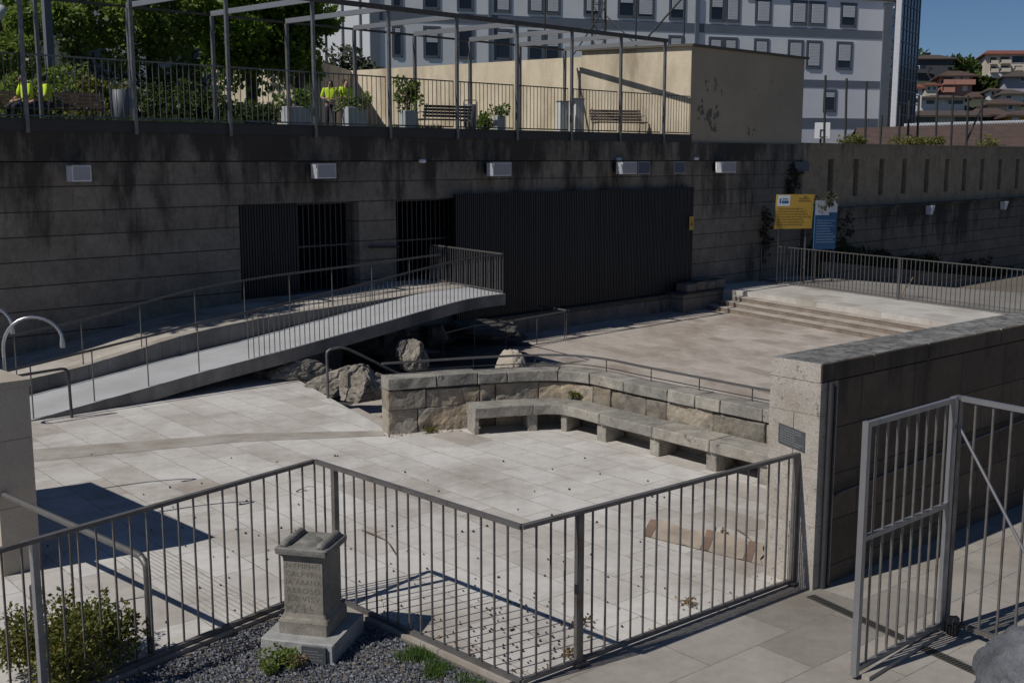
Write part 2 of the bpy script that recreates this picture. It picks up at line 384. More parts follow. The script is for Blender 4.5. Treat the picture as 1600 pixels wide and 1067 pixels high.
M['glass'] = plain('dark_glass', (.02, .025, .035), .12, .3, 1)
M['blind'] = plain('white_blind', (.62, .64, .68), .6, .08, 3)
M['tower'] = plain('blue_glazing', (.035, .055, .085), .15, .4, .6)
M['tgrid'] = plain('tower_grid', (.17, .20, .245), .5)
M['tile'] = tiles('clay_tiles', (.125, .075, .058), (.06, .042, .036), (.05, .04, .03))
M['tile_r'] = tiles('red_tiles', (.27, .095, .065), (.17, .065, .045), (.05, .04, .03))
M['tile_b'] = tiles('brown_tiles', (.115, .085, .07), (.06, .05, .042), (.05, .04, .03))
M['hill'] = plain('hill_green', (.05, .055, .028), .9, .5, .08)
M['ground'] = plain('bare_ground', (.16, .14, .115), .95, .3, .3)
M['rubber'] = plain('black_rubber', (.018, .018, .018), .6)
M['berry'] = plain('dark_berries', (.03, .025, .03), .6)
M['twig'] = plain('twig', (.20, .14, .10), .8)
M['grate'] = metal('cast_grate', (.10, .095, .085), .6, .4)
M['dryleaf'] = leafmat('dry_leaf', (.28, .19, .10), (.12, .08, .045))

def gravelmat():
    m, t, b, N, L = nt('blue_gravel')
    at = N('ShaderNodeAttribute'); at.attribute_name = 'tone'
    L(ramp(N, L, at.outputs['Fac'], [(0, (.035, .04, .052)), (.6, (.11, .12, .145)), (1, (.24, .25, .28))]), b.inputs['Base Color'])
    b.inputs['Roughness'].default_value = .8
    return m
M['gravel'] = gravelmat()

# ------------------------------------------------------------------ foliage
def leaves(mb, c, rad, n, size, rnd, droop=0, shell=.55):
    """n leaf faces scattered through an ellipsoid clump"""
    for _ in range(n):
        d = Vector((rnd.gauss(0, 1), rnd.gauss(0, 1), rnd.gauss(0, 1))).normalized()
        k = rnd.uniform(shell, 1.0) if rnd.random() < .8 else rnd.uniform(.1, 1)
        p = Vector(c) + Vector((d.x * rad[0], d.y * rad[1], d.z * rad[2])) * k
        ax = (d + Vector((rnd.uniform(-.9, .9), rnd.uniform(-.9, .9), rnd.uniform(-.7, .6) - droop))).normalized()
        sd = ax.cross(Vector((rnd.uniform(-1, 1), rnd.uniform(-1, 1), rnd.uniform(-1, 1)))).normalized()
        l = size * rnd.uniform(.6, 1.3); w = l * rnd.uniform(.28, .42)
        up = sd.cross(ax) * (l * .12)
        q0 = p; q1 = p + ax * l * .5 + sd * w + up; q2 = p + ax * l; q3 = p + ax * l * .5 - sd * w + up
        mb.add([q0, q1, q2, q3], [(0, 1, 2, 3)], rnd.random())
def crown(clumps, size, seed, dens=1.0, droop=0):
    rnd = random.Random(seed); mb = MB()
    for (c, r, n) in clumps: leaves(mb, c, r, int(n * dens), size, rnd, droop)
    return mb
def tree(label, base, height, spread, mat, seed, n_clump=26, leaf=.22, cz=.62, per=190, trunk_r=.16, cat='tree', group=None, squash=.8, name='broadleaf_tree', lean=(0, 0)):
    rnd = random.Random(seed); base = Vector(base)
    t = thing(name, label, cat, base, group=group)
    top = base + Vector((lean[0], lean[1], height))
    tb = MB()
    mid = base.lerp(top, .45) + Vector((rnd.uniform(-.2, .2), rnd.uniform(-.2, .2), 0))
    tb.tube([base - Vector((0, 0, .1)), base.lerp(mid, .5), mid, base.lerp(top, .8)], [trunk_r * 1.25, trunk_r, trunk_r * .75, trunk_r * .25], 8)
    cl = []
    cc = base.lerp(top, cz)
    for i in range(n_clump):
        d = Vector((rnd.gauss(0, 1), rnd.gauss(0, 1), rnd.gauss(0, 1))).normalized()
        k = rnd.uniform(.35, 1.0)
        c = cc + Vector((d.x * spread * k, d.y * spread * k, d.z * height * (1 - cz) * squash * k))
        r = spread * rnd.uniform(.24, .42)
        cl.append((c, (r, r, r * rnd.uniform(.55, .8)), per * rnd.uniform(.7, 1.3)))
        if i % 3 == 0: tb.tube([base.lerp(top, rnd.uniform(.3, .6)), base.lerp(top, .55).lerp(c, .5) + Vector((0, 0, .1)), c], [trunk_r * .4, trunk_r * .25, trunk_r * .1], 6)
    tb.build('trunk', M['bark'], t)
    crown(cl, leaf, seed + 1).build('crown', mat, t)
    return t
def shrub(label, base, w, h, mat, seed, n=14, leaf=.07, per=120, name='shrub', cat='shrub', group=None, flat=1.0):
    rnd = random.Random(seed); base = Vector(base)
    t = thing(name, label, cat, base, group=group)
    sb = MB(); cl = []
    for i in range(n):
        a = rnd.uniform(0, 6.283); k = math.sqrt(rnd.random())
        c = base + Vector((math.cos(a) * w * .5 * k, math.sin(a) * w * .5 * k * flat, h * rnd.uniform(.3, .95) * (1 - .35 * k)))
        r = w * rnd.uniform(.13, .22)
        cl.append((c, (r, r, r * .85), per))
        sb.tube([base + Vector((rnd.uniform(-.05, .05), rnd.uniform(-.05, .05), 0)), base.lerp(c, .5) + Vector((0, 0, h * .06)), c], [.014, .01, .004], 5)
    for i in range(n // 3):
        a = rnd.uniform(0, 6.283); k = rnd.uniform(.85, 1.12); c = base + Vector((math.cos(a) * w * .5 * k, math.sin(a) * w * .5 * k * flat, h * rnd.uniform(.5, 1.12) * (1.12 - .35 * k)))
        cl.append((c, (w * .07, w * .07, w * .09), per * .22)); sb.tube([base + Vector((0, 0, h * .2)), base.lerp(c, .6) + Vector((0, 0, h * .05)), c + (c - base) * .06], [.008, .006, .002], 4)
    sb.build('stem', M['bark'], t)
    crown(cl, leaf, seed + 7).build('foliage', mat, t)
    return t

# ------------------------------------------------------------------ railing helper
def railing(label, name, p0, p1, z0, z1, spacing, mat, post_ts=(), rail_w=.05, rail_h=.04, bal=.016, bottom=True, cat='fence', group=None, post_w=.05, bal_round=False, skip_ends=False, bot_h=.05, base_z=0.0, post_mat=None, bal_top=None):
    p0 = Vector((p0[0], p0[1], 0)); p1 = Vector((p1[0], p1[1], 0))
    d = (p1 - p0).normalized(); L_ = (p1 - p0).length; az = math.degrees(math.atan2(d.x, d.y))
    t = thing(name, label, cat, p0 + Vector((0, 0, base_z)), group=group)
    MB().bar(p0 + Vector((0, 0, z1)), p1 + Vector((0, 0, z1)), rail_w, rail_h).build('top_rail', mat, t)
    if bottom: MB().bar(p0 + Vector((0, 0, z0)), p1 + Vector((0, 0, z0)), bot_h, .035).build('bottom_rail', mat, t)
    n = max(2, int(round(L_ / spacing)))
    zt = z1 - rail_h / 2; zb = z0 + (.0175 if bottom else 0)
    bm = MB().vbar((0, 0), 0, zt - zb, bal, bal, az)
    b0 = None
    posts = [q * L_ for q in post_ts]
    for i in range(0 if not skip_ends else 1, n + (1 if not skip_ends else 0)):
        s = L_ * i / n
        if any(abs(s - q) < post_w * .9 for q in posts): continue
        q = p0 + d * s + Vector((0, 0, zb))
        if b0 is None:
            b0 = bm.build('baluster', mat, None); b0.parent = t; b0.location = q - t.location
        else: clone(b0, q - t.location, t)
    for s in posts:
        q = p0 + d * s
        po = MB().vbar(q, base_z, z1 - rail_h / 2 - .001, post_w, post_w, az).build('post', post_mat or mat, t)
        pb = MB(); pb.vbar(q, base_z - .004, base_z + .008, post_w * 2.3, post_w * 2.3, az); pb.build('base_plate', post_mat or mat, po)
    return t

exec_parts = []
# ================================================================== SETTING
def sheet(name, poly, z, mat, kind='structure', z0=None, res=None):
    mb = MB()
    if z0 is None: 
        n = len(poly); ar = sum(poly[i][0] * poly[(i + 1) % n][1] - poly[(i + 1) % n][0] * poly[i][1] for i in range(n))
        pp = poly if ar > 0 else poly[::-1]
        mb.add([Vector((q[0], q[1], z)) for q in pp], [tuple(range(n))])
    else: mb.prism(poly, z0, z)
    return mb.build(name, mat, None, kind=kind)

C2 = Vector((-2.01, 11.24, 0)); C3 = Vector((.08, 9.14, 0)); CR = Vector((2.99, 11.53, 0))
DL = dirv(217); LEFT_END = C2 + DL * 8.5
sheet('ground', [(-1500, -300), (1500, -300), (1500, 2500), (-1500, 2500)], -1.3, M['ground'])

# inner face of the curved stone wall (plan)
CW = [(-2.02, 18.12), (-1.4, 18.36), (-.78, 18.6), (0, 18.84), (.55, 18.94), (1.0, 18.87), (1.4, 18.56), (1.81, 18.02), (2.4, 17.3), (3.1, 16.46), (3.84, 15.58), (4.6, 14.67), (5.25, 13.9)]
def catmull(pts, k=10):
    out = []
    for i in range(len(pts) - 1):
        p0 = Vector(pts[max(i - 1, 0)]); p1 = Vector(pts[i]); p2 = Vector(pts[i + 1]); p3 = Vector(pts[min(i + 2, len(pts) - 1)])
        for j in range(k):
            t = j / k
            out.append(.5 * ((2 * p1) + (p2 - p0) * t + (2 * p0 - 5 * p1 + 4 * p2 - p3) * t * t + (3 * p1 - p0 - 3 * p2 + p3) * t ** 3))
    out.append(Vector(pts[-1])); return out
class Path:
    def __init__(s, pts):
        s.p = [Vector((q[0], q[1], 0)) for q in catmull(pts)]; s.l = [0]
        for a, b in zip(s.p, s.p[1:]): s.l.append(s.l[-1] + (b - a).length)
        s.L = s.l[-1]
    def at(s, d):
        d = max(0, min(s.L, d)); i = 0
        while i < len(s.l) - 2 and s.l[i + 1] < d: i += 1
        t = (d - s.l[i]) / (s.l[i + 1] - s.l[i]); q = s.p[i].lerp(s.p[i + 1], t)
        a = s.p[max(i - 1, 0)]; b = s.p[min(i + 2, len(s.p) - 1)]; tg = (b - a).normalized()
        return q, Vector((-tg.y, tg.x, 0))            # point, normal towards the far (outer) side
    def near(s, p): return min(range(len(s.p)), key=lambda i: (s.p[i] - Vector((p[0], p[1], 0))).length)
CP = Path(CW)

cw_mid = [CP.at(CP.L * i / 24) for i in range(25)]
plaza_poly = [(q + n * .2).to_2d()[:] for q, n in cw_mid]
plaza_poly = [(-4.95, 23.95), (-2.2, 18.72)] + plaza_poly + [(4.9, 13.25), (3.15, 11.62), CR[:2], C3[:2], C2[:2], LEFT_END[:2], (-40, 4), (-40, 30), (-12, 30), (-12.5, 23.5)]
sheet('plaza', plaza_poly, 0, M['slab'], z0=-1.2)
sheet('lower_plaza', [(-14, 15), (22, 13.9), (26, 30), (14, 47), (6, 44), (-14, 24)], -.6, M['slab_low'])
sheet('gravel_base', [C3[:2], C2[:2], LEFT_END[:2], (-8, 2), (.1, 2)], -.012, M['ground'])
RW0 = Vector((3.14, 11.35, 0)); RD = dirv(49.5); RN = Vector((RD.y, -RD.x, 0))    # right wall: corner, direction, outward normal
RWE = RW0 + RD * 26
sheet('pavement', [(.1, 2), C3[:2], CR[:2], (RW0 - RN * .1)[:2], (RWE - RN * .1)[:2], (60, 20), (60, -12), (-8, -12), (-8, 2)], 0.0, M['slab_out'], z0=-1.2)
# the strip of older slabs across the plaza
sheet('paving_strip', [P(0, 726)[:2], P(380, 690)[:2], P(600, 681)[:2], P(600, 673)[:2], P(380, 677)[:2], P(0, 706)[:2]], .004, M['curb'])
mb = MB()
for i in range(9):
    a = P(186, 866).lerp(P(252, 858), i / 8); b = P(357, 977).lerp(P(440, 955), i / 8)
    a = a + (b - a) * random.uniform(0, .06)
    d = (b - a).normalized(); s = Vector((-d.y, d.x, 0)) * .006
    mb.add([a - s + Vector((0, 0, .003)), b - s + Vector((0, 0, .003)), b + s + Vector((0, 0, .003)), a + s + Vector((0, 0, .003))], [(0, 1, 2, 3)])
mb.build('groove_lines', M['curb'], None, kind='structure')
# kerbs under the zigzag fence
mb = MB()
def kerb(a, b, w=.16, h=.07, off=0.0):
    d = (b - a).normalized(); s = Vector((-d.y, d.x, 0)); L_ = (b - a).length; n = int(L_ / 1.1) + 1
    for i in range(n):
        q = a + d * (L_ * i / n + .004); mb.obox(q - s * (w / 2) + s * off - Vector((0, 0, .05)), d * (L_ / n - .008), s * w, (0, 0, h + .05))
kerb(LEFT_END, C2 - DL * -.1, .12, .03); kerb(C2 + dirv(135) * .1, C3 - dirv(135) * .09, .12, .03)
mb.build('kerb', M['curb'], None, kind='structure')
# gravel: thousands of small chips
def gravel():
    rnd = random.Random(3); mb = MB()
    d1 = (LEFT_END - C2); 
    def inside(p):
        # wedge between the left and the middle fence lines, on the camera side
        a = (p - C2); l = DL; m = dirv(135)
        return (l.x * a.y - l.y * a.x) > .12 and (m.x * a.y - m.y * a.x) < -.12 and p.x < .35 and (p - C3).length > .12
    k = 0
    while k < 15000:
        y = 8.3 + (rnd.random() ** 1.2) * 3.0; x = rnd.uniform(-4.4, .35); p = Vector((x, y, 0))
        if not inside(p): continue
        k += 1
        s = rnd.uniform(.010, .024); z = rnd.uniform(-.008, .012)
        vs = []
        for dx, dy, dz in ((1, 0, 0), (-.5, .87, 0), (-.5, -.87, 0), (0, 0, .9)):
            vs.append(p + Vector((dx * s * rnd.uniform(.6, 1.3), dy * s * rnd.uniform(.6, 1.3), z + dz * s * rnd.uniform(.5, 1.1))))
        an = rnd.uniform(0, 6.28); ca, sa = math.cos(an), math.sin(an)
        vs = [Vector((p.x + (q.x - p.x) * ca - (q.y - p.y) * sa, p.y + (q.x - p.x) * sa + (q.y - p.y) * ca, q.z)) for q in vs]
        mb.add(vs, [(0, 1, 3), (1, 2, 3), (2, 0, 3)], rnd.random())
    mb.build('gravel', M['gravel'], None, kind='stuff')
gravel()

# lower-level steps at the far right and the terrace above them
SD = dirv(151.5); SN = dirv(241.5)
S0 = Vector((7.97, 38.44, 0)); S1 = S0 + SD * 19
st_t = thing('stone_steps', 'long flight of sunlit granite steps leading up to the far terrace', 'steps', S0 + Vector((0, 0, -.6)))
for k in range(1, 5):
    zt = -.15 * (k - 1) - (.15 if k < 1 else 0)
for k in range(1, 4):
    mb = MB(); zt = -.15 * k
    x = -.25 * k
    while x < 19:
        w = random.uniform(1.2, 1.9)
        mb.obox(S0 + SD * x + Vector((0, 0, -.62)), SD * (w - .006), SN * (.36 * k), (0, 0, zt + .62 - .028), random.random()); x += w
    o = mb.build('step', M['riser'], st_t)
    mb = MB(); mb.obox(S0 + SD * (-.25 * k) + SN * (.36 * (k - 1) + .001) + Vector((0, 0, zt - .027)), SD * (19 + .25 * k), SN * .375, (0, 0, .027)); mb.build('tread', M['step'], o)
FP0 = P(1188, 439); FP1 = P(1610, 496.5); FP2 = FP0.lerp(FP1, 1.6)
FO = Vector((.12, .065, 0))
tp = [S0, S1, FP2 + FO, FP0 + FO, wl(2.6, 1.2, 0), wl(2.6, -.2, 0), wl(-3.3, -.2, 0), wl(-3.3, .85, 0)]
mb = MB().prism([q[:2] for q in tp], -1.2, 0); mb.build('terrace', M['slab_top'], None, kind='structure')
# ------------------------------------------------------------------ big retaining wall
wt = thing('retaining_wall', 'tall dark stained stone wall under the garden with two barred doorways', 'retaining wall', wl(-20, 0, -.6))
def wbox(mb, a0, a1, p0, p1, z0, z1, tone=.5): return mb.obox(wl(a0, p0, z0), E1 * (a1 - a0), N1 * (p1 - p0), (0, 0, z1 - z0), tone)
D1a, D1b, D2a, D2b, DZ0, DZ1 = -21.81, -18.31, -17.1, -13.6, 1.16, 3.385
mb = MB()
for a0, a1, z0, z1 in ((-48, D1a, -1.25, 4.385), (D1a, D1b, DZ1, 4.385), (D1a, D1b, -1.25, DZ0), (D1b, D2a, -1.25, 4.385), (D2a, D2b, DZ1, 4.385), (D2a, D2b, -1.25, DZ0), (D2b, 3.0, -1.25, 4.385)):
    wbox(mb, a0, a1, -.5, 0, z0, z1)
mb.build('wall', M['wall'], wt)
mb = MB(); wbox(mb, -48, 3.0, -.5, .03, 4.405, 5.0); mb.build('concrete_band', M['band'], wt)
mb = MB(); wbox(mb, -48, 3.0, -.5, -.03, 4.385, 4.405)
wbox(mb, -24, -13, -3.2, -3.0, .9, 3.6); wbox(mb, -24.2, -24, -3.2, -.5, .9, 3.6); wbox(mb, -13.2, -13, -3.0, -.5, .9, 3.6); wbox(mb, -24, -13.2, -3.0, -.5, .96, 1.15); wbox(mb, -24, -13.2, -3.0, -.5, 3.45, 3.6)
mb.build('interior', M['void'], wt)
# slatted screens and barred gates
def screen(label, a0, a1, p, z0, z1, pitch, mat, group=None, base=.0):
    t = thing('slatted_screen', label, 'screen', wl((a0 + a1) / 2, p, z0), group=group)
    mb = MB(); wbox(mb, a0, a1, p - .04, p, z0, z1); mb.build('backing', mat, t)
    mb = MB(); n = int((a1 - a0) / pitch)
    for i in range(n): 
        a = a0 + (i + .15) * (a1 - a0) / n; wbox(mb, a, a + pitch * .6, p + .001, p + .022 + .004 * (i % 3 == 0), z0 + .003, z1 - .003, random.random() if i % 16 else 0)
    mb.build('slats', M['slats'], t)
    mb = MB()
    for i in range(1, int((a1 - a0) / 1.2) + 1):
        a = a0 + i * 1.2
        if a < a1 - .1: wbox(mb, a - .006, a + .006, p + .027, p + .032, z0 + .05, z1 - .05)
    if mb.v and a1 - a0 > 4: mb.build('seam_strips', M['void'], t)
    return t
screen('narrow black slatted shutter closing half of the left doorway', D1a + .01, -20.1, -.12, DZ0 + .01, DZ1 - .01, .075, M['slat'])
scr = screen('wide black slatted screen mounted on the retaining wall, reaching down to the low plinth', -15.15, -4.2, .16, .02, 3.5, .075, M['slat'])
def bars(label, a0, a1, p, z0, z1, pitch, mid):
    t = thing('barred_gate', label, 'gate', wl((a0 + a1) / 2, p, z0))
    n = int((a1 - a0) / pitch); b0 = None
    for i in range(n + 1):
        q = wl(a0 + (a1 - a0) * i / n, p, z0)
        if b0 is None: b0 = MB().vbar((0, 0), 0, z1 - z0, .02, .02, 45).build('bar', M['steel_d'], None); b0.parent = t; b0.location = q - t.location
        else: clone(b0, q - t.location, t)
    mb = MB().bar(wl(a0, p, mid), wl(a1, p, mid), .03, .04); mb.build('cross_rail', M['steel_d'], t)
    mb = MB().bar(wl(a0, p, z1), wl(a1, p, z1), .03, .04); mb.build('top_rail', M['steel_d'], t)
bars('open barred gate beside the narrow black shutter in the left doorway', -20.05, -18.4, -.2, DZ0 + .01, DZ1 - .03, .155, 2.3)
bars('barred gate in the right doorway, partly behind the wide black screen', -17.05, -14.9, -.2, DZ0 + .01, DZ1 - .03, .155, 2.3)
# plinth below the screen and the pedestal at its right end
pl = thing('wall_plinth', 'low dark stone plinth along the foot of the wide black screen', 'plinth', wl(-10, .3, -.6))
mb = MB(); wbox(mb, -16.3, -5.6, .001, .32, -.62, -.12); mb.build('base_course', M['wall'], pl)
mb = MB(); wbox(mb, -16.3, -5.6, .001, .36, -.118, -.03); mb.build('cap_course', M['mortar'], pl)
pd = thing('stone_pedestal', 'squat shaded stone pedestal with a row of blocks, right of the black screen', 'pedestal', wl(-4.3, .5, -.6))
mb = MB(); wbox(mb, -5.6, -3.32, .002, .86, -.62, -.03); mb.build('base', M['wall'], pd)
mb = MB(); wbox(mb, -5.62, -3.32, .002, .9, -.028, .02); mb.build('slab', M['mortar'], pd)
for i in range(4):
    mb = MB().bbox(wl(-4.95 + i * .56, .5, .021), .53, .5, random.uniform(.28, .34), R(45), .03); mb.build('block', M['wall'], pd)
# sticker on the screen
t = thing('warning_sign', 'tiny yellow warning sticker at the right edge of the black screen', 'sign', wl(-4.42, .225, 2.2))
mb = MB(); wbox(mb, -4.5, -4.25, .222, .228, 2.06, 2.52); mb.build('plate', M['yellow'], t)
mb = MB(); mb.add([wl(-4.48, .2295, 2.2), wl(-4.27, .2295, 2.2), wl(-4.375, .2295, 2.44)], [(0, 1, 2)]); mb.build('symbol', M['ink'], t)

# steel edge beam
t = thing('edge_beam', 'long black steel fascia beam along the top of the retaining wall', 'beam', wl(-25, 0, 5.0))
mb = MB()
PA = [-38.3, -35.96, -33.63, -31.3, -28.96, -26.63, -24.3, -21.99, -19.63, -17.3, -14.96, -12.66, -10.34, -8.06, -5.83]
for a0, a1 in zip([-48] + PA, PA + [-4.25]): wbox(mb, a0 + .006, a1 - .006, -.12, .06, 5.002, 5.235)
mb.build('web', M['beam'], t)
mb = MB(); wbox(mb, -48, -4.25, -.14, .09, 5.236, 5.262); mb.build('flange', M['beam'], t)
# garden railing, one bay between two posts
MTR = M['rail_b']
for i, (a0, a1) in enumerate(zip(PA, PA[1:] + [-4.25])):
    if a1 < -27: continue
    bay = i - 5
    nm = ['leftmost garden railing bay, in front of the seated workers', 'garden railing bay left of the grey bin by the bushes', 'garden railing bay in front of the darkest bushes', 'garden railing bay under the big tree', 'garden railing bay in front of the two standing workers', 'garden railing bay in front of the planter with the tall shrub', 'garden railing bay in front of the dark metal bench and bin', 'garden railing bay in front of the round bush', 'garden railing bay beside the grey cabinets', 'garden railing bay left half in front of the wooden bench', 'last garden railing bay, ending at the yellow building'][max(0, bay + 1)]
    railing(nm, 'garden_railing', wl(a0 + .06, -.02, 0), wl(a1 - .06, -.02, 0), 5.31, 6.52, .148, M['steel'] if bay < 4 else MTR, rail_w=.04, rail_h=.03, bal=.014, cat='railing', group='bays of the garden railing on top of the wall', base_z=5.26, bot_h=.03)
# pergola frame
pg = thing('pergola', 'open steel pergola frame along the edge of the raised garden', 'pergola', wl(-15, 0, 5.26))
ZR = 8.22; PB = -4.1
for a in PA[3:]:
    mb = MB(); mb.vbar(wl(a, .075, 0), 4.97, ZR - .05, .075, .075, 45)
    mb.build('post', M['pergola'], pg)
    mb = MB().bar(wl(a, .03, ZR), wl(a - .25, PB, ZR), .07, .13); mb.build('cross_beam', M['steel_l'], pg)  # beams paler, posts darker: sunlit and unlit sides put into their colours
    mb = MB(); mb.vbar(wl(a - .25, PB, 0), 5.24, ZR - .066, .085, .085, 45); mb.build('back_post', M['pergola'], pg)
mb = MB().bar(wl(PA[3] - .2, .075, ZR + .01), wl(PA[-1] + .1, .075, ZR + .01), .08, .12); mb.build('front_rail', M['rail_b'], pg)
mb = MB().bar(wl(PA[3] - .5, PB - .09, ZR - .02), wl(PA[-1] - .2, PB - .09, ZR - .02), .05, .06); mb.build('back_rail', M['rail_b'], pg)

# lamps on the wall
def wall_lamp(label, a0, a1, z0, z1, p0=0.22, d=.26):
    t = thing('wall_lamp', label, 'lamp', wl((a0 + a1) / 2, p0, z0), group='box lamps in a row on the retaining wall')
    h0, h1 = a0 - .10, a1 - .24
    mb = MB(); wbox(mb, h0, h1, p0, p0 + d, z0, z1 - .02); mb.build('housing', M['lampwhite'], t)
    mb = MB(); wbox(mb, h0 + .025, h1 - .025, p0 + d, p0 + d + .012, z0 + .025, z1 - .045); mb.build('front_cover', M['lampcase'], t)
    mb = MB(); wbox(mb, h0 + .1, h0 + .3, .031, p0 - .002, z0 + .05, z1 - .06); mb.build('bracket', M['slat'], t)
    mb = MB(); wbox(mb, h0 - .01, h1 + .01, p0 - .05, p0 + d + .02, z1 - .018, z1); mb.build('top_plate', M['steel_l'], t)
for lb, a0, a1, z0, z1 in (('white box lamp high on the wall left of the left doorway', -25.85, -25.3, 3.99, 4.33), ('white box lamp above the left doorway, over the barred gate', -19.8, -19.1, 3.98, 4.35), ('white box lamp above the left end of the wide black screen', -13.9, -13.05, 3.98, 4.36),
                           ('white box lamp above the black screen, left of two blue grey plates', -8.3, -7.45, 3.98, 4.37), ('white box lamp right of the two blue grey plates', -2.95, -1.95, 3.98, 4.36)):
    wall_lamp(lb, a0, a1, z0, z1)
mb = MB(); wbox(mb, 2.25, 3.3, .03, .12, 3.97, 4.34); tag(mb.build('junction_box', M['bluebox'], None, org=wl(2.7, .03, 4)), 'pale grey box at the right end of the retaining wall, above the yellow sign', 'box')
for a, lb in ((-6.75, 'left one of two flat blue grey plates between the box lamps'), (-4.85, 'right one of two flat blue grey plates between the box lamps')):
    t = thing('vent_plate', lb, 'plate', wl(a, 0, 4), group='blue grey plates on the retaining wall')
    mb = MB(); wbox(mb, a - .3, a + .3, .002, .03, 3.96, 4.36); mb.build('frame', M['lampcase'], t)
    mb = MB(); wbox(mb, a - .27, a + .27, .031, .04, 3.99, 4.33); mb.build('panel', M['bluebox'], t)
for u, v, lb in ((655, 252, 'small white security camera on the wall between the doorways'), (962, 249, 'small white camera just above the lamp over the black screen'), (1083, 248, 'small white camera left of the rightmost box lamp')):
    q = W(u, v, W0, 45)
    t = thing('security_camera', lb, 'camera', q)
    MB().tube([q + N1 * .03, q + N1 * .16 + Vector((0, 0, .02))], .02, 6).build('arm', M['lampcase'], t)
    MB().tube([q + N1 * .12 - E1 * .1, q + N1 * .12 - E1 * .08, q + N1 * .14 + E1 * .08, q + N1 * .14 + E1 * .1], [.03, .055, .055, .03], 10).build('body', M['lampwhite'], t)

# wall with slots and the far lower wall
sw = thing('slotted_wall', 'grey rendered parapet wall pierced by a row of narrow upright slots', 'wall', wl(16, 0, 2.5))
SL = [5.12, 7.16, 9.33, 11.4, 13.58, 15.6, 17.5, 19.5, 21.62, 23.8, 25.9, 28.0, 30.2]
mb = MB(); a = 3.003
for s in SL: wbox(mb, a, s - .21, -.4, .005, 2.5, 5.0); a = s + .21
wbox(mb, a, 46, -.4, .005, 2.5, 5.0)
for s in SL: wbox(mb, s - .21, s + .21, -.4, .005, 2.5, 2.95); wbox(mb, s - .21, s + .21, -.4, .005, 4.44, 5.0); wbox(mb, s - .21, s + .21, -.4, -.36, 2.95, 4.44)
mb.build('wall', M['wall_slot'], sw)
for s_ in SL: q_ = MB(); wbox(q_, s_ - .209, s_ + .209, -.359, -.30, 2.951, 4.439); q_.build('slot_shade', M['mortar'], sw)  # dark panel in each slot stands in for the shade inside
mb = MB(); wbox(mb, 3.0, 46, -.42, .03, 5.002, 5.06); mb.build('coping', M['wall_slot'], sw)
fw = thing('lower_wall', 'dark coursed stone wall under the slotted parapet, behind the planting bed', 'wall', wl(16, .3, 0))
mb = MB(); wbox(mb, 3.01, 46, .006, .3, -6, 2.42); mb.build('wall', M['wall_far'], fw)
mb = MB(); wbox(mb, 3.01, 46, .006, .42, 2.421, 2.52); mb.build('ledge', M['wall_far'], fw)
for u, v, lb in ((1447, 328, 'small white wall light under the ledge, nearer the blue banner'), (1563, 321, 'small white wall light under the ledge at the far right')):
    q = W(u, v, wl(0, .3, 0), 45); t = thing('wall_light', lb, 'lamp', q, group='small lights on the lower wall')
    mb = MB().obox(q - E1 * .2 - Vector((0, 0, .2)), E1 * .4, N1 * .06, (0, 0, .4)); mb.build('back_plate', M['bluebox'], t)
    mb = MB(); a = .17; b = .11
    mb.add([q - E1 * b + N1 * .06 + Vector((0, 0, -.2)), q + E1 * b + N1 * .06 + Vector((0, 0, -.2)), q + E1 * b + N1 * .26 + Vector((0, 0, -.2)), q - E1 * b + N1 * .26 + Vector((0, 0, -.2)),
            q - E1 * a + N1 * .06 + Vector((0, 0, .2)), q + E1 * a + N1 * .06 + Vector((0, 0, .2)), q + E1 * a + N1 * .34 + Vector((0, 0, .2)), q - E1 * a + N1 * .34 + Vector((0, 0, .2))],
           [(3, 2, 1, 0), (4, 5, 6, 7), (0, 1, 5, 4), (1, 2, 6, 5), (2, 3, 7, 6), (3, 0, 4, 7)]); mb.build('shade', M['lampwhite'], t)
bd = thing('planting_bed', 'low shaded bed wall in front of the far lower wall, filled with dark plants', 'planter', wl(12, 1, 0))
def bedz(a): return -.112 * max(0, a - 2.6)
for nm_, p0, p1, h_, m_ in (('bed_wall', .85, 1.02, .62, 'wall_far'), ('soil', .301, .849, .5, 'soil')):
    mb = MB()
    for i in range(22):
        a0 = 3.05 + i * 1.95; a1 = a0 + 1.95; vs = []
        for dz in (-.6, h_):
            vs += [wl(a0, p0, bedz(a0) + dz), wl(a1, p0, bedz(a1) + dz), wl(a1, p1, bedz(a1) + dz), wl(a0, p1, bedz(a0) + dz)]
        mb.add(vs, [(4, 7, 6, 5), (3, 2, 6, 7), (0, 4, 5, 1)] + ([(0, 3, 7, 4)] if i == 0 else []))
    mb.build(nm_, M[m_], bd)
rnd = random.Random(5)
for i in range(34):
    a = 3.3 + i * .95 + rnd.uniform(-.2, .2); h = rnd.uniform(.35, .9) * (1.7 if i in (0, 2, 6, 11, 17) else 1)
    cl = [(wl(a + rnd.uniform(-.3, .3), .55 + rnd.uniform(-.1, .1), bedz(a) + .5 + h * rnd.uniform(.2, .8)), (.24, .2, .24), 40) for k in range(5)]
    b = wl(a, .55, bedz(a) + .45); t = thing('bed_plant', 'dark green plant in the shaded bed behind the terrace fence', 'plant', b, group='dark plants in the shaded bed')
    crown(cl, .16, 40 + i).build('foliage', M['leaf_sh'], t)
    MB().tube([b, b + Vector((0, 0, h * .8))], .02, 5).build('stem', M['bark'], t)
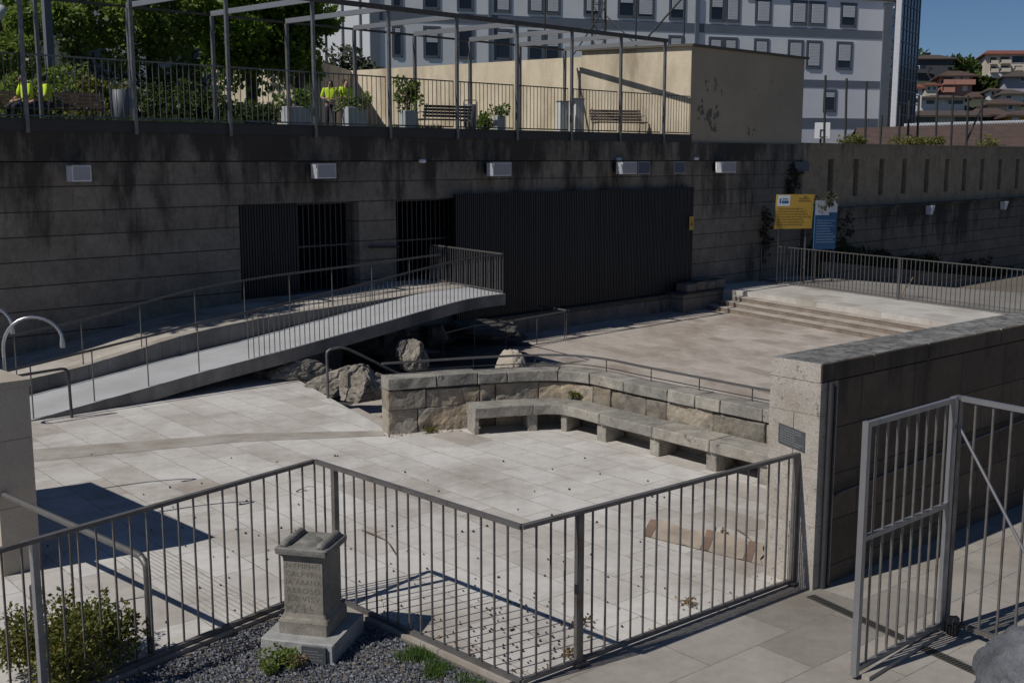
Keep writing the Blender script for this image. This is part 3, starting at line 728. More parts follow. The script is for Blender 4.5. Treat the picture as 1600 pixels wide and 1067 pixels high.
# creeper over the corner and the signs
t = thing('creeper', 'leafy climber hanging over the top of the blue banner', 'plant', wl(4.6, .3, 2.2))
rnd = random.Random(8); cl = []
for u, v in ((1272, 314), (1286, 318), (1296, 308), (1280, 328), (1300, 312)):
    cl.append((A(u, v, 41.2), (.16, .16, .2), 36))
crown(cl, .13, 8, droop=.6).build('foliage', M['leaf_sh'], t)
MB().tube([wl(5.1, .05, 2.0), wl(4.9, .1, 2.9), wl(4.6, .2, 2.6), wl(4.3, .35, 2.0)], .02, 5).build('stem', M['bark'], t)
for lb, u0, v0, v1, sd in (('dark ivy streak on the wall left of the yellow sign', 1196, 330, 400, 1), ('dark creeper hanging on the wall right of the blue banner', 1320, 340, 420, 2), ('dry brown creeper at the top corner of the retaining wall', 1240, 262, 300, 3)):
    rnd = random.Random(60 + sd); cl = []; y = 41.9 if sd != 2 else 45.3
    for k in range(9):
        q = W(u0 + rnd.uniform(-9, 9), v0 + (v1 - v0) * k / 8, wl(0, .08 if sd != 2 else .38, 0), 45); cl.append((q, (.16, .12, .2), 34))
    t = thing('wall_creeper', lb, 'plant', cl[-1][0])
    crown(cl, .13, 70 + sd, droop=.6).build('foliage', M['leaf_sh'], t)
    MB().tube([c[0] for c in cl[::-1]], .012, 5).build('stem', M['bark'], t)

# signs
def quadpart(name, mat, parent, pts, th=.02, label=None):
    a, b, c, d = [Vector(q) for q in pts]; n = (b - a).cross(d - a).normalized() * th
    mb = MB().add([a, b, c, d, a - n, b - n, c - n, d - n], [(0, 1, 2, 3), (7, 6, 5, 4), (1, 0, 4, 5), (2, 1, 5, 6), (3, 2, 6, 7), (0, 3, 7, 4)])
    return mb.build(name, mat, parent, label)
def strips(name, mat, parent, pts, rects, lift=.004):
    """small flat marks laid on a quad; rects in 0..1 coordinates from the lower left corner"""
    a, b, c, d = [Vector(q) for q in pts]; n = (b - a).cross(d - a).normalized() * lift; mb = MB()
    def m(x, y): return a.lerp(b, x).lerp(d.lerp(c, x), y) + n
    for x0, y0, x1, y1 in rects: mb.add([m(x0, y0), m(x1, y0), m(x1, y1), m(x0, y1)], [(0, 1, 2, 3)])
    return mb.build(name, mat, parent)
def words(y0, y1, rows, rnd, x0=.06, x1=.92, h=.5, wmin=.03, wmax=.12, ragged=.25):
    out = []
    for i in range(rows):
        y = y1 - (i + .5) * (y1 - y0) / rows; hh = (y1 - y0) / rows * h / 2; x = x0; xe = x1 - rnd.uniform(0, ragged)
        while x < xe:
            w = rnd.uniform(wmin, wmax); out.append((x, y - hh, min(x + w, xe), y + hh)); x += w + .018
    return out
rnd = random.Random(2)
YS = 40.6
ysq = [A(1210, 358, YS), A(1268, 357, YS + .5), A(1273, 304, YS + .5), A(1214, 304, YS)]
t = thing('information_sign', 'yellow information board with a white logo square, standing before the wall corner', 'sign', (ysq[0].x + .2, ysq[0].y, 0))
quadpart('board', M['yellow'], t, ysq, .03)
strips('logo_square', M['white'], t, ysq, [(.02, .66, .36, .98)])
strips('logo_mark', M['blue'], t, ysq, [(.08, .74, .12, .88), (.14, .74, .32, .82), (.14, .85, .3, .88)], .006)
strips('lettering', M['ink'], t, ysq, words(.08, .62, 7, rnd, .06, .97, .45) + [(.6, .86, .86, .90), (.58, .79, .9, .83), (.7, .92, .8, .95)])
for f in (.12, .85):
    q = ysq[0].lerp(ysq[1], f) + Vector((0, .05, 0)); MB().vbar((q.x, q.y + .04), 0, q.z + 1.0, .045, .045, 0).build('post', M['steel'], t)
bq = [A(1271, 390, 41.0), A(1305, 389, 41.5), A(1309, 314, 41.5), A(1275, 313, 41.0)]
t = thing('banner_sign', 'tall blue and white information panel beside the yellow board', 'sign', (bq[0].x, bq[0].y, 0))
quadpart('panel', M['blue'], t, bq, .03)
strips('header', M['white'], t, bq, [(0.0, .70, .62, 1), (.62, .76, 1, 1)])
strips('lettering', M['inkw'], t, bq, words(.12, .62, 9, rnd, .08, .95, .3, .05, .2))
for f in (.08, .92):
    q = bq[0].lerp(bq[1], f); MB().vbar((q.x, q.y + .06), 0, q.z + .3, .045, .045, 0).build('post', M['steel_d'], t)

# terrace fence
railing('slim steel fence along the back of the far terrace above the steps', 'terrace_fence', FP0, FP2, .06, 1.33, .175, M['steel'], post_ts=(.36, .0, .72), rail_w=.04, rail_h=.03, bal=.018, post_w=.05)
def road_z(a): return -.112 * max(0, a - 2.6)
mb = MB(); n = 24                       # sloping access road behind the terrace fence
def fence_p(a):                         # how far out the fence line lies at this along-wall position
    f0, f1 = (FP0 - W0), (FP2 - W0); a0, a1, p0, p1 = f0.dot(E1), f1.dot(E1), f0.dot(N1), f1.dot(N1)
    return p0, p1
mb.add([FP0 + FO, FP2 + FO, wl(2.6, 26, 0), wl(2.6, 1.2, 0)], [(0, 1, 2, 3)])
for i in range(n):
    a0 = 2.6 + i * 1.9; a1 = a0 + 1.9
    mb.add([wl(a0, .3, road_z(a0)), wl(a0, 26, road_z(a0)), wl(a1, 26, road_z(a1)), wl(a1, .3, road_z(a1))], [(0, 1, 2, 3)])
mb.build('access_road', M['road'], None, kind='structure')
t = thing('stone_block', 'pale square stone block at the right end of the terrace, by the planting bed', 'block', W(1592, 462, wl(0, 1.9, 0), 45))
SBP = W(1592, 462, wl(0, 1.9, 0), 45) - Vector((0, 0, .1))
MB().bbox(SBP, .9, .8, .72, R(20), .03).build('base', M['pier'], t); MB().bbox(SBP + Vector((0, 0, .722)), 1.0, .9, .14, R(20), .03).build('cap', M['pier'], t)
t = thing('bent_stick', 'pale bent stick leaning on the terrace fence', 'stick', P(1408, 465))
MB().tube([P(1408, 465), P(1408, 465) + Vector((.08, .0, .25)), P(1408, 465) + Vector((.28, .02, .5)), P(1408, 465) + Vector((.36, .02, .66))], .018, 6).build('stick', M['twig'], t)
# ================================================================== RAMPS
RA0 = Vector((-8.25, 19.13, 0)); RW_ = 1.7
PROF = [(-1.2, -.10), (0, .02), (.75, .115), (2.22, .29), (3.28, .425), (4.47, .55), (5.32, .64), (6.55, .79), (7.86, .95), (8.6, 1.05), (9.28, 1.13), (9.8, 1.19), (10.27, 1.23), (10.8, 1.25), (11.5, 1.255)]
PRC = catmull([(a, b, 0) for a, b in PROF], 4)
def rz(s):
    for a, b in zip(PRC, PRC[1:]):
        if s <= b.x: return a.y + (b.y - a.y) * (s - a.x) / (b.x - a.x)
    return PRC[-1].y
def ra(s, w, z): return RA0 + E1 * s - N1 * w + Vector((0, 0, z))       # w = distance back from the front edge
ED = dirv(-33)                                                           # direction of the end edge
SE = 11.45
def send(w): return SE + w * (ED.dot(E1) / -ED.dot(N1))                 # where the deck ends at offset w
rt = thing('footbridge_ramp', 'pale concrete ramp rising like a footbridge from the plaza to the wall doorways', 'ramp', RA0)
mb = MB(); ns = 44; TH = .27
rows = []
for i in range(ns + 1):
    row = []
    for w in (0, RW_):
        s = -1.1 + (send(w) + 1.1) * i / ns; z = rz(s)
        row += [ra(s, w, z), ra(s, w, z - TH)]
    rows.append(row)
for i in range(ns):
    a, b = rows[i], rows[i + 1]; k = len(mb.v)
    mb.add(a + b, [(0, 4, 6, 2), (1, 3, 7, 5), (0, 1, 5, 4), (2, 6, 7, 3)], .5)
mb.add(rows[-1], [(0, 1, 3, 2)]); mb.add(rows[0], [(0, 2, 3, 1)])
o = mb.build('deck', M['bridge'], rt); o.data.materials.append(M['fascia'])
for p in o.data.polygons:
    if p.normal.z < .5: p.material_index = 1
mb = MB()
q = ra(8.6, 1.1, -.65); mb.obox(q, E1 * .45, N1 * -.9, (0, 0, rz(8.9) - TH + .62))
mb.build('support', M['pit'], rt)
# landing behind, level with the doorway
ld = thing('upper_walkway', 'slabbed walkway climbing along the foot of the stained wall to the doorways', 'walkway', wl(-22, 1.2, 0))
BP = 2.3
BPROF = [(-36, .05), (-31, .15), (-27.4, .44), (-26.1, .62), (-24.6, .88), (-23.0, 1.03), (-21.6, 1.10), (-19.5, 1.17), (-17.6, 1.245), (-15.9, 1.245)]
BC = catmull([(a, b, 0) for a, b in BPROF], 5)
def bz(a):
    for p, q in zip(BC, BC[1:]):
        if a <= q.x: return p.y + (q.y - p.y) * (a - p.x) / (q.x - p.x)
    return BC[-1].y
zb1 = lambda a: -1.2 if a < -20.6 else bz(a) - .28      # solid at first, then a slab bridging the rocks
mb = MB(); mc = MB(); n = 50; A0_ = -36.0
aw = lambda p: -16.95 + (4.06 - p) * .21
for i in range(n):
    for (p0, p1, m_) in ((0.0, BP - .28, mb), (BP - .279, BP, mc)):
        a0 = A0_ + (aw((p0 + p1) / 2) - A0_) * i / n; a1 = A0_ + (aw((p0 + p1) / 2) - A0_) * (i + 1) / n
        if m_ is mc: a1 -= .006
        m_.add([wl(a0, p0, bz(a0)), wl(a0, p1, bz(a0)), wl(a1, p1, bz(a1)), wl(a1, p0, bz(a1)), wl(a0, p0, zb1(a0)), wl(a0, p1, zb1(a0)), wl(a1, p1, zb1(a1)), wl(a1, p0, zb1(a1))],
               [(0, 1, 2, 3), (1, 5, 6, 2), (2, 6, 7, 3), (0, 4, 5, 1), (7, 6, 5, 4)], random.random())
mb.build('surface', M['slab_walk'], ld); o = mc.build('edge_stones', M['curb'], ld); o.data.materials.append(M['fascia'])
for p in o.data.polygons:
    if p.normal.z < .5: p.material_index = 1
# handrail of the walkway
def rail_run(label, name, pts, posts, r=.022, post_r=.012, mat=None, cat='handrail', group=None, extra=None):
    t = thing(name, label, cat, Vector(posts[0][0]) if posts else Vector(pts[0]), group=group)
    MB().tube(pts, r, 8).build('rail', mat or M['steel_d'], t)
    for a, b in posts: MB().tube([Vector(a), Vector(b)], post_r, 6).build('post', mat or M['steel'], t)
    return t
pts = [wl(a, BP - .1, bz(a) + .86) for a in [-35 + i * .5 for i in range(36)]]
pts = [p for p in pts if p.x > -12]
rail_run('long thin handrail along the outer edge of the upper walkway, in front of the wall', 'walkway_handrail', pts, [(wl(a, BP - .1, bz(a) - .01), wl(a, BP - .1, bz(a) + .85)) for a in (-29.4, -28.0, -26.72, -25.5, -24.28, -23.1, -21.95, -20.8, -19.65, -18.5)])
t = thing('wall_handrail', 'short black handrail fixed to the stone pier between the two doorways', 'handrail', wl(-17.6, 0, 2.2))
MB().tube([wl(-18.1, .12, 2.22), wl(-17.1, .12, 2.17)], .03, 8).build('rail', M['beam'], t)
for a in (-17.95, -17.2): MB().tube([wl(a, .0, 2.17), wl(a, .12, 2.19)], .012, 6).build('bracket', M['beam'], t)
# front railing of the footbridge
fr = thing('ramp_railing', 'slender railing on the front edge of the footbridge ramp, bars dense only higher up', 'railing', ra(4, .06, 0))
pts = [ra(s, .06, rz(s) + .93) for s in [-.5 + i * .4 for i in range(30)]] + [ra(11.4, .06, rz(11.4) + .93)]
MB().tube(pts, .022, 8).build('top_rail', M['steel_d'], fr)
pts = [ra(s, .06, rz(s) + .06) for s in [4.35 + i * .3 for i in range(24)]]
bal = MB().tube([(0, 0, 0), (0, 0, .9)], .0095, 6); b0 = None
s = 4.35
while s < 11.42:
    q = ra(s, .06, rz(s) + .005)
    if b0 is None: b0 = bal.build('baluster', M['steel'], None); b0.parent = fr; b0.location = q - fr.location
    else: clone(b0, q - fr.location, fr)
    s += .122
for s in (0.05, 1.15, 2.2, 3.25): MB().tube([ra(s, .06, rz(s)), ra(s, .06, rz(s) + .92)], .012, 6).build('post', M['steel'], fr)
# looped lower end of the railing
lp = [ra(-.5, .06, .93 + rz(-.5)), ra(-.75, .08, .9), ra(-.86, -.02, .885), ra(-.80, -.16, .875), ra(-.6, -.22, .875)]
lp = [ra(-.5, .06, rz(-.5) + .93), ra(-.62, .03, .855), ra(-.68, -.08, .85), ra(-.6, -.19, .85), ra(-.3, -.22, .86), ra(.35, -.22, .88), ra(.5, -.22, .875), ra(.57, -.22, .83), ra(.585, -.22, .75), ra(.59, -.22, .4), ra(.6, -.22, 0)]
MB().tube(catmull(lp, 5), .026, 8).build('looped_end', M['steel_d'], fr)
# end railing across the landing
ea = ra(SE - .03, .06, 0); eb = ea + ED * 3.6
railing('short railing across the free end of the landing, beside the black screen', 'landing_railing', ea, eb, 1.30, 1.255 + .95, .122, M['steel'], rail_w=.04, rail_h=.035, bal=.017, cat='railing', base_z=1.255, bot_h=.02, skip_ends=False)
# ================================================================== CURVED WALL + BENCH
def rough_stone(mb, f, s0, s1, z0, z1, d0, d1, rnd, amp=.02, rr=.014, tone=None, res=.055):
    """one stone: f(s, d, z) maps to the world; d0 = visible face, d1 = back. The face is rough and its edges are rounded"""
    tone = rnd.random() if tone is None else tone
    def grid(L_):
        k = max(2, int((L_ - 2 * rr) / res)); return [0] + [rr + (L_ - 2 * rr) * i / k for i in range(k + 1)] + [L_]
    gs, gz = grid(s1 - s0), grid(z1 - z0); ns, nz = len(gs) - 1, len(gz) - 1; off = rnd.uniform(0, 90); nd = 4
    def rnd_edge(x, L): 
        e = min(x, L - x)
        return rr * (1 - min(1, e / rr)) ** 2
    g = []
    for j in range(nz + 1):
        for i in range(ns + 1):
            s = gs[i]; z = gz[j]
            n = mnoise.fractal(Vector((s * 4 + off, z * 4, off)), 1.0, 2.0, 4)
            dd = d0 + rnd_edge(s, s1 - s0) + rnd_edge(z, z1 - z0) - n * amp
            jx = mnoise.noise(Vector((off, z * 6, 3))) * amp * .5
            sx = s0 + s + (jx if i in (0, ns) else 0)
            zx = z0 + z + (mnoise.noise(Vector((s * 3, off, 7))) * amp * .5 if j == nz else 0)
            g.append(f(sx, dd, zx))
    nf = len(g)
    # back ring
    per = [(i, 0) for i in range(ns)] + [(ns, j) for j in range(nz)] + [(i, nz) for i in range(ns, 0, -1)] + [(0, j) for j in range(nz, 0, -1)]
    rings = [[j * (ns + 1) + i for i, j in per]]
    for k in range(1, nd + 1):
        r = []
        for i, j in per:
            s = s0 + gs[i]; z = z0 + gz[j]; d = d0 + rr + (d1 - d0 - rr) * k / nd
            if j == nz: z += mnoise.noise(Vector((s * 3, off + k * .7, 7))) * amp * .5 - (rr * .4 if k == nd else 0)
            r.append(len(g)); g.append(f(s, d, z))
        rings.append(r)
    fs = [(j * (ns + 1) + i, j * (ns + 1) + i + 1, (j + 1) * (ns + 1) + i + 1, (j + 1) * (ns + 1) + i) for j in range(nz) for i in range(ns)]
    m = len(per)
    for a, b in zip(rings, rings[1:]):
        for k in range(m): fs.append((a[(k + 1) % m], a[k], b[k], b[(k + 1) % m]))
    fs.append(tuple(rings[-1]))
    mb.add(g, fs, tone, False)
cwt = thing('curved_wall', 'low curved wall of rough granite blocks with a heavy coping behind the stone bench', 'wall', (1.0, 18.9, 0))
fcw = lambda s, d, z: (lambda qn: qn[0] + qn[1] * d + Vector((0, 0, z)))(CP.at(s))
rnd = random.Random(21)
mbc = MB(); mbb = MB()
def course(mb, z0, z1, lo, hi, d0, d1, amp, s=0.0, gap=.014, rr=.014, zj=.012):
    while s < CP.L - .2:
        w = rnd.uniform(lo, hi)
        if s + w > CP.L - .3: w = CP.L - s
        rough_stone(mb, fcw, s + gap / 2, s + w - gap / 2, z0 + gap / 2, z1 - gap / 2 + rnd.uniform(-zj, zj), d0 + rnd.uniform(-.012, .012), d1, rnd, amp, rr); s += w
course(mbb, -.02, .40, .4, 1.1, .02, .40, .034, zj=.02)
course(mbb, .40, .715, .22, 1.0, .02, .40, .03, zj=.02)
course(mbc, .735, .935, .45, 1.1, -.02, .43, .016, rr=.012)
mbb.build('blocks', M['rubble'], cwt); mbc.build('coping', M['benchst'], cwt)
mb = MB()
for i in range(60):
    s0 = .04 + (CP.L - .08) * i / 60; s1 = .04 + (CP.L - .08) * (i + 1) / 60
    mb.add([fcw(s0, .06, -.05), fcw(s1, .06, -.05), fcw(s1, .06, .90), fcw(s0, .06, .90), fcw(s0, .39, -.65), fcw(s1, .39, -.65), fcw(s1, .39, .90), fcw(s0, .39, .90)],
           [(0, 1, 2, 3), (5, 4, 7, 6), (3, 2, 6, 7)])
mb.build('core', M['mortar'], cwt)
# bench: slabs on feet following the wall
bt = thing('stone_bench', 'curved bench of thick granite slabs on stone feet, along the curved wall', 'bench', (1.0, 18.4, 0))
fb = lambda s, d, z: (lambda qn: qn[0] - qn[1] * d + Vector((0, 0, z)))(CP.at(s))
fb2 = lambda s, d, z: (lambda qn: qn[0] - qn[1] * (.55 - d) + Vector((0, 0, z)))(CP.at(s))
s_b = [CP.l[CP.near(Vector(q) + Vector(o))] for q, o in (((-.68, 18.2), (-.14, .48)), ((.21, 18.47), (.0, .45)), ((.9, 18.38), (.25, .42)), ((1.43, 17.69), (.38, .33)), ((2.14, 16.82), (.38, .33)), ((2.81, 15.92), (.38, .33)), ((3.46, 15.26), (.38, .33)))]
cuts = s_b[:-1] + [s_b[-1] + .3]
for a, b in zip(cuts, cuts[1:]):
    mb = MB(); rough_stone(mb, fb2, a + .006, b - .006, .285 + rnd.uniform(-.006, .006), .455 + rnd.uniform(-.008, .008), .0, .52, rnd, .012, .012); mb.build('seat', M['benchst'], bt)
for i, s in enumerate(s_b):
    mb = MB(); w = .095
    rough_stone(mb, fb2, max(s - w, cuts[0] + .01), s + w, -.02, .283, .06, .46, rnd, .008, .012); mb.build('leg', M['benchst'], bt)
# low rail on the back of the curved wall
pts = [fcw(CP.L * i / 70, .33, 1.13) for i in range(0, 64)]
kt = thing('coping_rail', 'low flat steel rail following the top of the curved stone wall', 'handrail', fcw(3, .33, .93))
mb = MB()
for a, b in zip(pts, pts[1:]): mb.bar(a, b + (b - a) * .02, .05, .03)
mb.build('top_rail', M['steel'], kt)
pts = [fcw(CP.L * i / 70, .33, .985) for i in range(3, 64)]
MB().tube(pts, .009, 6).build('lower_rod', M['steel_d'], kt)
for i in range(9):
    s = .55 + i * 1.02; MB().tube([fcw(s, .33, .92), fcw(s, .33, 1.12)], .009, 6).build('post', M['steel_d'], kt)
# ================================================================== PIT, ROCKS
def rock(label, c, rx, ry, rzz, seed, mat, flat=.25, rzrot=0, cat='rock', group=None, amp=.32, cuts=9):
    rnd = random.Random(seed); bm = bmesh.new(); bmesh.ops.create_icosphere(bm, subdivisions=5, radius=1)
    pl = []
    for _ in range(cuts):
        d = Vector((rnd.gauss(0, 1), rnd.gauss(0, 1), rnd.gauss(.2, .8))).normalized(); pl.append((d, rnd.uniform(.55, .85)))
    off = Vector((rnd.uniform(0, 50), rnd.uniform(0, 50), 0)); ca, sa = math.cos(rzrot), math.sin(rzrot)
    for v in bm.verts:
        p = v.co.copy()
        for d, k in pl:
            e = p.dot(d) - k
            if e > 0: p -= d * e * .96
        n = mnoise.fractal(p * 1.6 + off, 1.0, 2.1, 6); n2 = abs(mnoise.noise(p * 2.3 + off * 2))
        p *= 1 + n * amp * .5 - max(0, .12 - n2) * .8
        p += Vector((0, 0, 0)) + p.normalized() * mnoise.fractal(p * 7 + off, .8, 2.2, 4) * .035
        x, y, z = p.x * rx, p.y * ry, p.z * rzz
        if z < -rzz * flat: z = -rzz * flat - (.02 * rzz)
        v.co = (x * ca - y * sa, x * sa + y * ca, z)
    me = bpy.data.meshes.new('boulder'); bm.to_mesh(me); bm.free()
    for p in me.polygons: p.use_smooth = cuts < 5
    me.materials.append(mat)
    o = bpy.data.objects.new('boulder', me); COL.objects.link(o); o.location = c
    tag(o, label, cat, group)
    return o
# uneven bedrock around the spring
mb = MB(); n = 46; x0, x1, y0, y1 = -6.5, 3.6, 19.2, 34.5; g = []
for j in range(n + 1):
    for i in range(n + 1):
        x = x0 + (x1 - x0) * i / n; y = y0 + (y1 - y0) * j / n
        h = mnoise.fractal(Vector((x * .45, y * .45, 3)), 1, 2, 5)
        # only left of the lower plaza's rail, fading out at its edge
        edge = Vector((.9, 32.4, 0)); ed = Vector((2.25, 24.0, 0)) - edge
        side = ed.normalized().cross(Vector((x, y, 0)) - edge).z
        k = max(0, min(1, (side * -1 + 0.0) / 1.5)); rgt = max(0, min(1, (-side) / 1.0))
        g.append(Vector((x, y, -.72 + (.18 + h * .34) * rgt + .05 * rgt)))
mb.add(g, [(j * (n + 1) + i, j * (n + 1) + i + 1, (j + 1) * (n + 1) + i + 1, (j + 1) * (n + 1) + i) for j in range(n) for i in range(n)], .5, True)
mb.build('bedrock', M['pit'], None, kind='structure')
rock('low ochre boulder at the left end of the rocks, just under the footbridge ramp', A(466, 590, 23.2), .74, .6, .42, 4, M['rock'])
rock('broad sunlit boulder behind the bent steel handrail', A(522, 606, 22.4), .84, .55, .46, 9, M['rock'])
rock('tall boulder with a dark shaded side next to the end of the curved wall', A(572, 612, 21.4), .5, .5, .52, 15, M['rock'])
rock('squarish pale boulder standing alone behind the left end of the curved wall', A(643, 560, 24.8), .42, .4, .46, 23, M['rock'], flat=.5)
rock('smooth rounded pale boulder showing above the middle of the curved wall', A(799, 580, 20.9), .31, .35, .42, 31, M['pier'], amp=.12, cuts=3, flat=.6)
rock('small flat stone at the foot of the ramp, left of the boulders', A(408, 588, 23.2), .3, .3, .16, 41, M['rock'])
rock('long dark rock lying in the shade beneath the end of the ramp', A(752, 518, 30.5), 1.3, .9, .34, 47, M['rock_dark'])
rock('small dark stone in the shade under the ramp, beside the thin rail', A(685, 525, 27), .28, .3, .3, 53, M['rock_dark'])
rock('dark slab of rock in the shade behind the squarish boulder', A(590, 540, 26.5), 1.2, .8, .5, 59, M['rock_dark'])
# rail round the spring
def pr(u, v, z): return P(u, v, z)
zb = -.6; zt_ = .18
pts = [P(692, 521, zt_), P(741, 509, zt_), P(790, 503, zt_), P(839, 494, zt_), P(882, 487, zt_)]
rail_run('thin handrail round the spring, left run in the shade', 'spring_handrail', pts, [(Vector((p.x, p.y, -.72)), p - Vector((0, 0, .01))) for p in pts], 0.022, .014, M['steel'])
a = P(889, 486, zt_); b = Vector((.78, 32.1, zt_)) + Vector((0, 1.2, 0))
rail_run('short return of the handrail at the corner of the spring', 'spring_handrail', [a, b], [(Vector((q.x, q.y, -.72)), q) for q in (a.lerp(b, .08), a.lerp(b, .9))], .03, .012, M['steel'])
# stairs from the plaza down towards the spring
EDG = (Vector((-2.16, 18.79, 0)) - Vector((-4.59, 23.29, 0))).normalized(); EN = dirv(62)
dt_ = thing('stairs', 'three worn stone steps leading down from the plaza behind the curved wall', 'steps', (-2.4, 19.6, -.7))
for k in range(1, 4):
    o_ = Vector((-3.15, 20.62, 0)); mb = MB()
    mb.obox(o_ + EN * (.0 + .34 * (k - 1)) + Vector((0, 0, -.75)), EDG * 2.1, EN * .335, (0, 0, .75 - .16 * k + .03)); mb.build('step', M['step'], dt_)
hp = [(-3.47, 21.04, 0), (-3.47, 21.04, .6), (-3.47, 21.04, .84), (-3.44, 21.06, .9), (-3.36, 21.1, .93), (-3.1, 21.25, .9), (-2.4, 21.65, .45), (-2.2, 21.78, .33)]
t = thing('stair_handrail', 'bent steel handrail beside the boulders, sloping down into the shade', 'handrail', hp[0])
MB().tube(catmull(hp, 5), .026, 8).build('rail', M['steel'], t)
MB().tube([(-2.25, 21.75, -.7), (-2.25, 21.75, .34)], .018, 6).build('post', M['steel_d'], t)

# ================================================================== RIGHT WALL
rw = thing('side_wall', 'high dark stone wall with a pale lichen coping, right of the plaza', 'wall', RW0 + RD * 4)
def rbox(mb, s0, s1, d0, d1, z0, z1, tone=.5):   # s along, d behind the face
    return mb.obox(RW0 + RD * s0 - RN * d1 + Vector((0, 0, z0)), RD * (s1 - s0), RN * (d1 - d0), (0, 0, z1 - z0), tone)
mb = MB(); rbox(mb, .305, 26, 0, .62, -1.2, 2.20); mb.build('wall', M['rwall'], rw)
mbp = MB(); z = -.02
for h in (.70, .62, .56, .342):
    for d0, d1 in (((-.004, .31), (.314, .624)) if h not in (.62, .342) else ((-.004, .624),)):
        mbp.obox(RW0 + RD * -.004 - RN * d1 + Vector((0, 0, z)), RD * .306, RN * (d1 - d0 - .003), (0, 0, h - .004), random.uniform(.3, .7))
    z += h
mbp.build('end_pillar', M['pillar'], rw)
mb = MB(); s = -.004
while s < 26:
    w = random.uniform(1.1, 1.7) if s > 0 else .95
    f = lambda a, d, zz: RW0 + RD * a + RN * (.004 - d) + Vector((0, 0, zz))
    rough_stone(mb, f, s, s + w - .006, 2.204, 2.40, 0, .63, rnd, .005, .012, res=.12); s += w
o = mb.build('coping', M['coping'], rw); o.data.materials.append(M['rwall']); o.data.materials.append(M['pillar'])
for p in o.data.polygons:
    if p.normal.dot(RN) > .6: p.material_index = 1
    elif p.normal.dot(RD) < -.6: p.material_index = 2
cz = [W(u, v, RW0, -40.5) for u, v in ((1217, 690), (1258, 707), (1259, 676), (1218, 660))]
t = thing('memorial_plaque', 'dark engraved plaque on the end pillar of the side wall', 'plaque', cz[0])
en = dirv(229.5) * .012
pq = [q + en for q in cz]
quadpart('plate', M['plaque'], t, pq, .0115)
strips('lettering', M['plaquetx'], t, pq, words(.08, .94, 7, random.Random(4), .07, .95, .45, .03, .1, .35), .002)
quadf = [(0, 0, 1, .03), (0, .97, 1, 1), (0, 0, .015, 1), (.985, 0, 1, 1)]
strips('rim', M['steel'], t, pq, quadf, .0018)
t = thing('conduit_pipe', 'pair of thin grey conduits running up the corner of the side wall', 'pipe', RW0 + RD * .2)
for ds, r_ in ((.13, .03), (.21, .016)):
    MB().tube([RW0 + RD * ds + RN * .035, RW0 + RD * ds + RN * .035 + Vector((0, 0, 2.2))], r_, 8).build('pipe', M['steel_d'], t)
h0 = W(1305, 772, RW0 + RN * .06, 49.5); h1 = W(1600, 655, RW0 + RN * .06, 49.5); h2 = h0 + (h1 - h0) * 3
t = thing('wall_rail', 'thin dark handrail fixed low along the side wall', 'handrail', h0)
MB().tube([h0, h2], .02, 8).build('rail', M['steel_d'], t)
for k in (.02, .3, .62, .95): MB().tube([h0.lerp(h2, k), h0.lerp(h2, k) - RN * .06 - Vector((0, 0, .05))], .012, 6).build('bracket', M['steel_d'], t)
# ================================================================== FENCE ZIGZAG
FR = M['rail_front']
KZ = .032
railing('left leg of the zigzag fence, running past the shrub to the lower left corner', 'zigzag_fence', C2, LEFT_END, KZ + .02, 1.42, .166, FR, post_ts=(.36,), rail_w=.052, rail_h=.036, bal=.015, cat='fence', group='legs of the zigzag steel fence', post_mat=M['steel_l'], post_w=.055, base_z=KZ)
railing('middle leg of the zigzag fence, behind the inscribed altar stone', 'zigzag_fence', C2, C3, KZ + .02, 1.42, .164, FR, post_ts=(.115,), rail_w=.052, rail_h=.036, bal=.015, cat='fence', group='legs of the zigzag steel fence', post_w=.055, base_z=KZ)
railing('right leg of the zigzag fence, ending at the pillar of the side wall', 'zigzag_fence', C3, CR, KZ + .02, 1.42, .162, FR, post_ts=(.175, .992), rail_w=.052, rail_h=.036, bal=.015, cat='fence', group='legs of the zigzag steel fence', post_w=.06, base_z=KZ)
q = C2 + DL * (.36 * 8.5)
t = thing('latch_box', 'small dark latch box on the pale post of the left fence leg', 'latch', q + Vector((0, 0, .8)))
MB().bbox(q + dirv(307) * .045 + Vector((0, 0, .82)), .05, .06, .22, R(53), .008).build('case', M['beam'], t)
MB().tube([q + dirv(307) * .03 + Vector((0, 0, 1.05)), q + dirv(307) * .03 + Vector((0, 0, 1.3))], .008, 6).build('rod', M['steel_d'], t)
# ================================================================== GATE
SL_ = M['steel_l']
G0 = P(1335, 1060); G1 = P(1471, 985); gd = (G1 - G0).normalized(); gaz = math.degrees(math.atan2(gd.x, gd.y)); GL = (G1 - G0).length
gt = thing('open_gate', 'tall pale steel gate leaf standing open, in front of the dark side wall', 'gate', G0)
MB().vbar(G0, .03, 2.285, .055, .055, gaz).build('stile', SL_, gt); MB().vbar(G1 - gd * .03, .03, 2.285, .06, .055, gaz).build('stile', SL_, gt)
for z_, nm in ((2.258, 'top_rail'), (1.26, 'middle_rail'), (.085, 'bottom_rail')):
    MB().bar(G0 + gd * .028 + Vector((0, 0, z_)), G1 - gd * .062 + Vector((0, 0, z_)), .04, .045).build(nm, SL_, gt)
b0 = None
for i in range(1, 9):
    q = G0 + gd * (GL * i / 9)
    if b0 is None: b0 = MB().vbar((0, 0), 0, 2.13, .018, .018, gaz).build('baluster', FR, None); b0.parent = gt; b0.location = q + Vector((0, 0, .108)) - gt.location
    else: clone(b0, q + Vector((0, 0, .108)) - gt.location, gt)
g2d = dirv(144.7); G2 = G1 + gd * .06; GE = G2 + g2d * 2.3
gl = thing('fixed_gate_panel', 'right hand gate panel with a diagonal stay, cut off by the photo edge', 'gate', G2)
